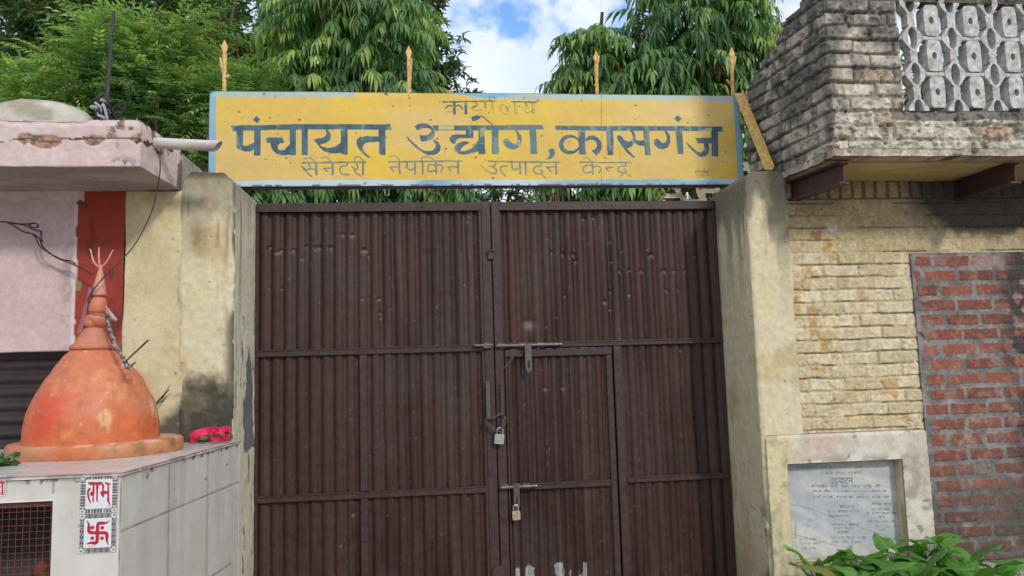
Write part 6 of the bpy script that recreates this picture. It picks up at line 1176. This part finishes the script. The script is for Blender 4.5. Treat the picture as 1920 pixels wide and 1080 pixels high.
def plinth_things():
    # crumpled pink ribbon
    m = MB(); rng = np.random.RandomState(3); yy = -0.60
    b = lambda x, y, dy=0: B(x / 3.6, 780 + y / 3.6, y=yy + dy)
    def strip(pts, w, c):
        P = cr(pts, 7); V = []; n = len(P); k = rng.rand() * 6
        for i, p in enumerate(P): tw = 0.55 * math.sin(i * .30 + k); V += [p + np.array([0, math.sin(tw) * w, math.cos(tw) * w]) * .5, p - np.array([0, math.sin(tw) * w, math.cos(tw) * w]) * .5]
        V = np.array(V); V[:, 2] = np.maximum(V[:, 2], ZPL + .004 + .001 * rng.rand()); n0 = len(V); V2 = V + np.array([0, .0016, .0008]); Q = []
        for i in range(n - 1): Q += [(2 * i, 2 * i + 1, 2 * i + 3, 2 * i + 2), (n0 + 2 * i, n0 + 2 * i + 2, n0 + 2 * i + 3, n0 + 2 * i + 1), (2 * i, 2 * i + 2, n0 + 2 * i + 2, n0 + 2 * i), (2 * i + 1, n0 + 2 * i + 1, n0 + 2 * i + 3, 2 * i + 3)]
        m.add(np.vstack([V, V2]), Q, c=c)
    pk, pk2 = (0.72, 0.03, 0.12), (0.50, 0.015, 0.06)
    strip([b(1285, 165), b(1300, 135), b(1345, 112), b(1400, 100), b(1450, 95)], .040, pk); strip([b(1290, 168, -.02), b(1310, 160, -.02), b(1330, 165, -.02)], .022, pk2); strip([b(1420, 150, -.01), b(1440, 105, -.02), b(1450, 85, -.01), b(1475, 108, -.02), b(1470, 155, -.02)], .03, pk)
    strip([b(1450, 100), b(1490, 98, -.02), b(1530, 88), b(1550, 100), b(1548, 140, -.02), b(1530, 158)], .036, pk); strip([b(1425, 158, -.03), b(1460, 160, -.03), b(1500, 160, -.02), b(1540, 155, -.01)], .02, pk2); strip([b(1480, 110, .02), b(1510, 125, .02), b(1545, 120, .02)], .03, pk2)
    m.sphere(b(1500, 130, -.005), .016, 10, 6, c=(.17, .10, .05)); m.sphere(b(1370, 150, -.005), .016, 10, 6, c=(.17, .11, .05), sc=(1.6, 1, .9))
    tag(m.build('ribbon_bundle', mat_vc('ribbon_satin', .6, .12, bump=.1, spec=.2), None, False, True), 'crumpled bright pink ribbon lying on the plinth at the foot of the pillar', 'ribbon')
    # leafy offering
    m = MB(); rng = np.random.RandomState(9); c0 = B(2, 856, y=-1.36); c0[2] = ZPL + .02
    for k in range(30):
        a = c0 + rng.randn(3) * np.array([.028, .018, .012]); a[2] = max(a[2], ZPL + .006); d = rng.randn(3); d[2] = abs(d[2]) * .5; d /= np.linalg.norm(d); s = np.cross(d, rng.randn(3)); s /= np.linalg.norm(s); L, W = .05, .016
        V = np.array([a, a + d * L * .5 + s * W, a + d * L + np.array([0, 0, -.012]), a + d * L * .5 - s * W, a + d * L * .5 + np.cross(d, s) * .006]); V[:, 2] = np.maximum(V[:, 2], ZPL + .002); g = rng.uniform(.6, 1.3); m.add(V, (), [(0, 1, 4), (1, 2, 4), (2, 3, 4), (3, 0, 4)], c=(.045 * g, .13 * g, .03 * g))
    tag(m.build('leaf_offering', M_LEAF, None, True, True), 'small heap of green leaves on the plinth in front of the orange base', 'leaves')
plinth_things()

# ------------------------------------------------------------------ rubble wall seen between gate and sign
def lattice_wall():
    # old pierced boundary wall running back behind the gate, its openings broken by weather
    y = 2.3; a = B(1230, 378, y=y); b = B(1420, 378, y=y); zt0 = float(B(1250, 352, y=y)[2]); x = np.arange(a[0], b[0] + 1.2, 0.012); z = np.arange(0, zt0 + .62, .012); X, Zz = np.meshgrid(x, z, indexing='ij'); P = np.stack([X, np.full(X.shape, y), Zz], -1); p = P.reshape(-1, 3)
    u = (p[:, 0] - x[0]); v = p[:, 2] + .25 * u; w = vn(st3(np.stack([u + .5 * v, v, 0 * v], -1), 11, 11, 1), 1, 541) * .55 + vn(np.stack([u, v, 0 * u + 3], -1), 20, 543) * .45
    gridp = np.maximum(np.abs(((u + .45 * p[:, 2]) / .21) % 1 - .5), np.abs((p[:, 2] / .17 + .35 * np.floor((u + .45 * p[:, 2]) / .21)) % 1 - .5)) ; hole = ((gridp < .39 + .26 * (w - .5))).reshape(X.shape)
    top = a[2] - .02 + ss(0, .38, X - x[0]) * .42 + (vn(p, 9, 545).reshape(X.shape) - .5) * .12; mask = ~(hole[:-1, :-1] & hole[1:, 1:]) & ((Zz < top)[:-1, :-1]); mask &= True
    C = lerp(np.array([0.46, 0.41, 0.27]), np.array([0.30, 0.26, 0.17]), ss(.4, .6, fbm(p, 6, 4, 547))); C = lerp(C, DIRT_SHADE, .6 * ss(.58, .66, fbm(p, 10, 4, 549)))
    Bk = P.copy(); Bk[..., 1] += .16; V, Q, used, inv = shell(P, Bk, mask, True); tag(link('lattice_wall', mesh_np('lattice_wall', V[used], inv, np.concatenate([C, C])[used]), M_PLASTER), 'old pierced cream wall behind the gate, showing below the sign', 'wall')
lattice_wall()

# ------------------------------------------------------------------ trees
def leaf_blade(L, W, droop, n=4, fold=0.25, wave=0.0, shape=0.45):
    """one leaf along +x that bends down; returns verts (3 per station) and quads"""
    t = np.linspace(0, 1, n + 1); th = -droop * t; dx = np.concatenate([[0], np.cumsum(np.cos(th[:-1]) * L / n)]); dz = np.concatenate([[0], np.cumsum(np.sin(th[:-1]) * L / n)])
    w = W * np.sin(np.pi * np.clip(t, 0.02, 0.985) ** shape) ** 0.9; w[-1] = W * 0.03; w[0] = W * 0.08; V = []
    for k in range(n + 1):
        wz = wave * math.sin(k * 2.4); V += [[dx[k], -w[k], dz[k] + fold * w[k] + wz], [dx[k], 0, dz[k]], [dx[k], w[k], dz[k] + fold * w[k] - wz]]
    Q = []
    for k in range(n): Q += [(3 * k, 3 * k + 3, 3 * k + 4, 3 * k + 1), (3 * k + 1, 3 * k + 4, 3 * k + 5, 3 * k + 2)]
    return np.array(V), np.array(Q)
def rot(ax, an):
    ax = np.asarray(ax, float); ax /= np.linalg.norm(ax); K = np.array([[0, -ax[2], ax[1]], [ax[2], 0, -ax[0]], [-ax[1], ax[0], 0]]); return np.eye(3) + math.sin(an) * K + (1 - math.cos(an)) * K @ K
def frame(d):
    d = d / (np.linalg.norm(d) + 1e-9); s = np.cross([0, 0, 1.0], d); s = s / (np.linalg.norm(s) + 1e-9) if np.linalg.norm(s) > 1e-3 else np.array([0, 1.0, 0]); u = np.cross(d, s); return np.stack([d, s, u], 1)
def tuft_ashoka(rng):
    """twig that arches over, long narrow leaves hanging from it like a fringe"""
    V, Q, S = [], [], []; n0 = 0; L = rng.uniform(.20, .34); n = rng.randint(13, 19)
    for k in range(n):
        t = (k + .5) / n; p = np.array([L * t, 0, .05 * t - .16 * t * t]); sd = 1 if k % 2 else -1; az = sd * (1.25 - .75 * t) + rng.randn() * .25; el = rng.uniform(-1.05, -.5) if t < .85 else rng.uniform(-1.2, -.7)
        d = np.array([math.cos(az) * math.cos(el), math.sin(az) * math.cos(el), math.sin(el)]); lv, lq = leaf_blade(rng.uniform(.15, .215), rng.uniform(.0125, .0175), rng.uniform(.7, 1.25) + el * .2, 4, .3, .0035, .75); v = lv @ frame(d).T + p; V.append(v); Q.append(lq + n0); n0 += len(v); S.append(np.full(len(v), rng.uniform(.8, 1.2)))
    return np.concatenate(V), np.concatenate(Q), np.concatenate(S)
def tuft_mango(rng):
    V, Q, S = [], [], []; n0 = 0; n = rng.randint(11, 16)
    for k in range(n):
        az = k * 2.4 + rng.randn() * .2; el = rng.uniform(-.5, .7); d = np.array([math.cos(az) * math.cos(el), math.sin(az) * math.cos(el), math.sin(el)]); lv, lq = leaf_blade(rng.uniform(.15, .23), rng.uniform(.020, .028), rng.uniform(.5, 1.3), 3, .25, 0, .8); v = lv @ frame(d).T + np.array([0, 0, rng.uniform(-.06, .05)]); V.append(v); Q.append(lq + n0); n0 += len(v); S.append(np.full(len(v), rng.uniform(.75, 1.25)))
    return np.concatenate(V), np.concatenate(Q), np.concatenate(S)
def tuft_neem(rng):
    V, Q, S = [], [], []; n0 = 0
    for f in range(rng.randint(4, 7)):
        az0 = f * 1.25 + rng.randn() * .3; L = rng.uniform(.20, .32); e0 = rng.uniform(-.1, .8); n = rng.randint(7, 10); R0 = frame(np.array([math.cos(az0) * math.cos(e0), math.sin(az0) * math.cos(e0), math.sin(e0)]))
        for k in range(n * 2):
            t = (k // 2 + 1) / n; p = np.array([L * t, 0, -.10 * t * t]); sd = 1 if k % 2 else -1; az = sd * (1.15 - .45 * t) + rng.randn() * .1; d = np.array([math.cos(az), math.sin(az), -.25 - .3 * t]); lv, lq = leaf_blade(rng.uniform(.055, .08), rng.uniform(.0085, .0115), .6, 2, .2, 0, .6); v = (lv @ frame(d).T + p) @ R0.T; V.append(v); Q.append(lq + n0); n0 += len(v); S.append(np.full(len(v), rng.uniform(.8, 1.2)))
    return np.concatenate(V), np.concatenate(Q), np.concatenate(S)
def crown(name, kind, blobs, count, cols, seed, parent, hang=0.0, surf=0.62, scale=1.0, clump=1.0):
    rng = np.random.RandomState(seed); mk = {'ashoka': tuft_ashoka, 'mango': tuft_mango, 'neem': tuft_neem}[kind]; protos = [mk(rng) for _ in range(7)]
    vol = np.array([b[3] * b[4] * b[5] for b in blobs]) ** (2 / 3.0); pick = rng.choice(len(blobs), count, p=vol / vol.sum()); VV, QQ, CC = [], [], []; n0 = 0
    for i in range(count):
        b = np.array(blobs[pick[i]]); u = rng.randn(3); u /= np.linalg.norm(u)
        if u[1] > 0.55 and rng.rand() < .75: u[1] = -u[1]                     # fewer sprays on the far side
        r = surf + (1 - surf) * rng.rand() ** .6 if rng.rand() < .72 else rng.uniform(.25, surf); c = b[:3] + u * b[3:] * r
        tint = _hash(np.array([pick[i]]), np.array([seed]), np.array([3]), 5)[0]
        dens = vn(c[None] * clump, 2.2, seed + 3)[0]
        if dens < .36 and rng.rand() < .85 and r > .6: continue
        pv, pq, ps = protos[rng.randint(7)]; o = u * np.array([1, 1, .35]) + rng.randn(3) * .35; o[2] = o[2] * .6 + (-.15 if hang else .12); az = math.atan2(o[1], o[0]); el = max(-.7, min(.8, o[2]))
        R = rot([0, 0, 1], az) @ rot([0, 1, 0], -el); sc = scale * rng.uniform(.8, 1.25); v = pv * sc @ R.T + c
        base = cols[0] + (cols[1] - cols[0]) * np.clip(rng.rand() * .9 + .7 * (dens - .5) + .4 * (tint - .5), 0, 1.15)
        if rng.rand() < cols[3] * (0.4 + 1.4 * dens): base = cols[2] * rng.uniform(.75, 1.15)
        elif rng.rand() < .02: base = np.array([.16, .11, .045])
        VV.append(v); QQ.append(pq + n0); n0 += len(v); CC.append(base[None] * ps[:, None])
    return link(name, mesh_np(name, np.concatenate(VV), np.concatenate(QQ), np.concatenate(CC)), M_LEAF if kind != 'neem' else M_LEAF_SOFT, parent)
def blob(px, py, rx, ry, y, ryd=None):
    c = B(px, py, y=y); k = np.linalg.norm(c - CAM) / F * .985; return (c[0], c[1], c[2], rx * k, (ryd if ryd else min(rx, ry)) * k, ry * k)
def tree(name, kind, label, base, blobs, count, cols, seed, tr=0.12, group=None, hang=0, **kw):
    root = empty(name, (base[0], base[1], 0), label, 'tree', group); rng = np.random.RandomState(seed); m = MB(); top = max(b[2] for b in blobs); a = np.array([base[0], base[1], -.05]); 
    trunk = cr([a, a + (rng.randn(3) * .05 + [0, 0, top * .35]) * [1, 1, 1], np.array([base[0], base[1], top * .75]) + rng.randn(3) * .08, np.array([base[0], base[1], top]) + rng.randn(3) * .1], 6); m.tube(trunk, np.linspace(tr, tr * .25, len(trunk)), 10)
    for b in blobs:
        for k in range(4):
            s = trunk[rng.randint(5, len(trunk) - 3)]; u = rng.randn(3); u /= np.linalg.norm(u); e_ = np.array(b[:3]) + u * np.array(b[3:]) * .75; m.tube(cr([s, (s + e_) / 2 + rng.randn(3) * .12 + [0, 0, .1], e_], 6), np.linspace(tr * .35, .012, 13), 6)
    m.build('trunk', M_BARK, root, True); crown('crown', kind, blobs, count, [np.array(c) if hasattr(c, '__len__') else c for c in cols], seed + 1, root, hang, **kw); return root
A_COL = ((0.065, 0.15, 0.060), (0.19, 0.345, 0.105), (0.35, 0.45, 0.13), 0.20)
M_COL = ((0.060, 0.115, 0.065), (0.15, 0.25, 0.115), (0.26, 0.32, 0.13), 0.10)
N_COL = ((0.105, 0.205, 0.085), (0.235, 0.375, 0.135), (0.38, 0.49, 0.17), 0.22)
def trees():
    x = lambda px, y: float(B(px, 400, y=y)[0])
    y = 3.6; tree('ashoka_tree', 'ashoka', 'weeping ashoka tree with hanging leaves behind the left half of the sign', (x(650, y), y), [blob(655, 60, 135, 105, y, 100), blob(620, 180, 125, 90, y, 90), blob(720, 190, 95, 95, y, 90), blob(640, 290, 150, 95, y, 90), blob(560, 330, 100, 80, y), blob(760, 330, 110, 80, y), blob(520, 390, 70, 50, y), blob(660, 400, 130, 50, y), blob(820, 385, 70, 50, y), blob(660, -80, 110, 130, y)], 1500, A_COL, 601, .11, 'ashoka trees behind the gate', 1)
    y = 3.3; tree('ashoka_tree', 'ashoka', 'tallest weeping ashoka tree, behind the right end of the sign', (x(1310, y), y), [blob(1320, 40, 120, 90, y, 90), blob(1300, 140, 130, 80, y, 90), blob(1400, 110, 52, 90, y, 70), blob(1230, 190, 100, 90, y), blob(1290, 270, 140, 90, y), blob(1200, 340, 150, 70, y), blob(1320, -90, 105, 120, y)], 1200, A_COL, 611, .11, 'ashoka trees behind the gate', 1)
    y = 3.7; tree('ashoka_tree', 'ashoka', 'shorter weeping ashoka tree beside the patch of open sky', (x(1120, y), y), [blob(1106, 92, 38, 42, y, 55), blob(1140, 150, 80, 60, y), blob(1098, 190, 46, 66, y), blob(1110, 320, 90, 85, y), blob(1170, 110, 60, 60, y), blob(1250, 40, 24, 20, y)], 620, A_COL, 621, .08, 'ashoka trees behind the gate', 1)
    y = 3.2; tree('neem_tree', 'neem', 'bright green feathery neem tree behind the pink roof slab', (x(300, y), y), [blob(335, 85, 62, 55, y), blob(225, 110, 70, 70, y), blob(160, 190, 95, 80, y), blob(290, 190, 100, 90, y), blob(390, 210, 95, 85, y), blob(330, 270, 110, 70, y), blob(50, 230, 85, 70, y), blob(455, 210, 70, 80, y), blob(445, 300, 80, 60, y)], 950, N_COL, 631, .07, scale=1.2, clump=1.3)
    y = 6.5; tree('mango_tree', 'mango', 'dark mango tree at the far left behind the neem', (x(90, y), y), [blob(60, 30, 120, 90, y), blob(200, 30, 110, 80, y), blob(20, 130, 90, 100, y), blob(120, 100, 90, 70, y), blob(60, -80, 160, 90, y)], 900, M_COL, 641, .16, 'mango trees behind the gate')
    y = 7.2; tree('mango_tree', 'mango', 'mango tree between the neem and the left ashoka', (x(430, y), y), [blob(350, 20, 95, 70, y), blob(420, 90, 75, 70, y), blob(545, 50, 60, 60, y), blob(500, 130, 80, 60, y), blob(400, -60, 130, 60, y), blob(430, 210, 120, 90, y)], 850, ((0.065, 0.135, 0.065), (0.16, 0.27, 0.12), (0.25, 0.32, 0.13), .10), 651, .15, 'mango trees behind the gate')
    y = 8.0; tree('mango_tree', 'mango', 'dense dark mango tree just left of the open sky', (x(740, y), y), [blob(765, 10, 72, 70, y), blob(790, 90, 82, 70, y), blob(800, 150, 88, 60, y), blob(840, 205, 70, 60, y), blob(720, 150, 110, 110, y), blob(620, 60, 90, 90, y), blob(790, 280, 140, 80, y), blob(950, 370, 90, 50, y)], 1050, ((0.045, 0.088, 0.050), (0.115, 0.19, 0.09), (0.19, 0.24, 0.11), .09), 661, .16, 'mango trees behind the gate')
    y = 4.5; tree('mango_tree', 'mango', 'dark tree showing through the holes of the concrete screen', (x(1830, y), y), [blob(1905, 60, 70, 90, y), blob(1730, 155, 75, 45, y), blob(1820, 175, 95, 60, y), blob(1990, 110, 90, 90, y), blob(1790, 240, 130, 60, y)], 520, M_COL, 671, .13, 'mango trees behind the gate')
trees()

# ------------------------------------------------------------------ broad-leaved plants under the plaque
def arrow_leaf(L, W, bend, rng):
    n, mm = 9, 6; V = []; C = []; Q = []; g = rng.uniform(.75, 1.25); hue = rng.rand()
    base = (np.array([.070, .220, .038]) if rng.rand() > .06 else np.array([.28, .27, .05])) * g + hue * np.array([.035, .05, .004]); vein = np.array([.22, .34, .08]) * g
    for i in range(n + 1):
        t = i / n; w = W * (math.sin(math.pi * min(1, (t * .86 + .14)) ** .62) ** .8) if t < 1 else 0.0
        for j in range(-mm, mm + 1):
            s = j / mm; back = -.20 * L * (1 - t) ** 3 * abs(s) ** 1.2; xx = t * L + back; th = bend * t; zz = -bend * .42 * L * t * t - .16 * W * abs(s) ** 2 * 1.5 + .22 * abs(s) * w + .010 * math.sin(9 * t + 2 * s) * abs(s)
            V.append([xx, s * w, zz]); vv = max(max(0, 1 - abs(s) * mm / .55), .65 * max(0, 1 - abs(((t - .45 * abs(s)) * 7) % 1 - .5) / .16)) if abs(s) < .95 else .1; C.append(base * (1 - .8 * vv) + vein * .8 * vv)
    k = 2 * mm + 1
    for i in range(n):
        for j in range(k - 1): Q.append((i * k + j, (i + 1) * k + j, (i + 1) * k + j + 1, i * k + j + 1))
    return np.array(V), Q, np.array(C)
def plants():
    spots = [(1530, 1056, -.82, 6, .5), (1600, 1046, -.78, 7, .8), (1668, 1034, -.76, 7, 1.0), (1742, 1018, -.74, 8, 1.1), (1800, 1048, -.80, 7, .9), (1862, 1062, -.78, 6, .7), (1620, 1082, -1.02, 7, .8), (1720, 1080, -1.05, 8, .9), (1820, 1086, -1.02, 7, .8), (1915, 1080, -.95, 6, .7)]
    labels = ['small broad-leaved plant at the left end of the clump, by the cream pillar', 'broad-leaved plant with a leaf lifted over the lower left of the plaque', 'broad-leaved plant with a pointed leaf standing before the middle of the plaque', 'tallest broad-leaved plant, rising before the right post of the niche', 'broad-leaved plant before the left edge of the red bricks', 'broad-leaved plant before the middle of the red bricks', 'front broad-leaved plant below the left half of the plaque', 'front broad-leaved plant below the right post of the niche', 'front broad-leaved plant below the red bricks', 'broad-leaved plant at the right end of the clump']
    for (px, py, y, nl, sc), lb in zip(spots, labels):
        rng = np.random.RandomState(int(px)); t = B(px, py, y=y); root = empty('leafy_plant', (t[0], y, 0), lb, 'plant', 'broad-leaved plants below the plaque'); F_, S_ = MB(), MB()
        for k in range(nl + 15):
            outer = k >= nl; az = k * 2.4 + rng.randn() * .3; rr = rng.uniform(.02, .09) if not outer else rng.uniform(.07, .15); h = (t[2] - rng.uniform(.0, .08) + .015) if not outer else t[2] - rng.uniform(.05, .26)
            a = np.array([t[0] + rng.randn() * .02, y + rng.randn() * .02, 0]); p = np.array([t[0] + rr * math.cos(az), y + rr * math.sin(az) * .8, h]); S_.tube(cr([a, (a + p) / 2 + [0, 0, .05], p], 5), np.linspace(.0055, .003, 11), 6)
            L = rng.uniform(.11, .25); lv, lq, lc = arrow_leaf(L, L * rng.uniform(.24, .33), rng.uniform(.3, 1.2), rng); el = rng.uniform(-.35, 1.0) if not outer else rng.uniform(-.5, .35); d = np.array([math.cos(az), math.sin(az) * .9 - .25, 0]); d /= np.linalg.norm(d); d = np.array([d[0] * math.cos(el), d[1] * math.cos(el), math.sin(el)]); F_.add(lv @ rot([1, 0, 0], rng.randn() * .35).T @ frame(d).T + p, lq, c=lc)
        S_.build('stem', M_STEM, root, True); F_.build('foliage', M_LEAF, root, True, True)
    # wiry weed against the bricks
    rng = np.random.RandomState(77); m = MB(); c0 = B(1870, 1075, y=-.60)
    for s in range(15):
        a = np.array([c0[0] + rng.randn() * .12, -.58 + rng.randn() * .02, 0]); e_ = a + np.array([rng.randn() * .10, -.05 + rng.randn() * .04, c0[2] + rng.uniform(-.05, .12)]); P = cr([a, (a + e_) / 2 + rng.randn(3) * .02, e_], 6); m.tube(P, .0018, 5, c=(.06, .09, .03))
        for k in range(26):
            i = rng.randint(4, len(P)); d = rng.randn(3); d[2] = abs(d[2]) * .4; d /= np.linalg.norm(d); lv, lq = leaf_blade(rng.uniform(.025, .045), .007, .6, 2); m.add(lv @ frame(d).T + P[i], lq, c=np.array([.07, .12, .045]) * rng.uniform(.6, 1.3))
    tag(m.build('weed', M_LEAF, None, True, True), 'wiry small-leaved weed growing against the red bricks', 'weed')
M_STEM = mat_plain('green_stem', (0.07, 0.14, 0.035), 0.6, 0.2, 20, 0)
plants()
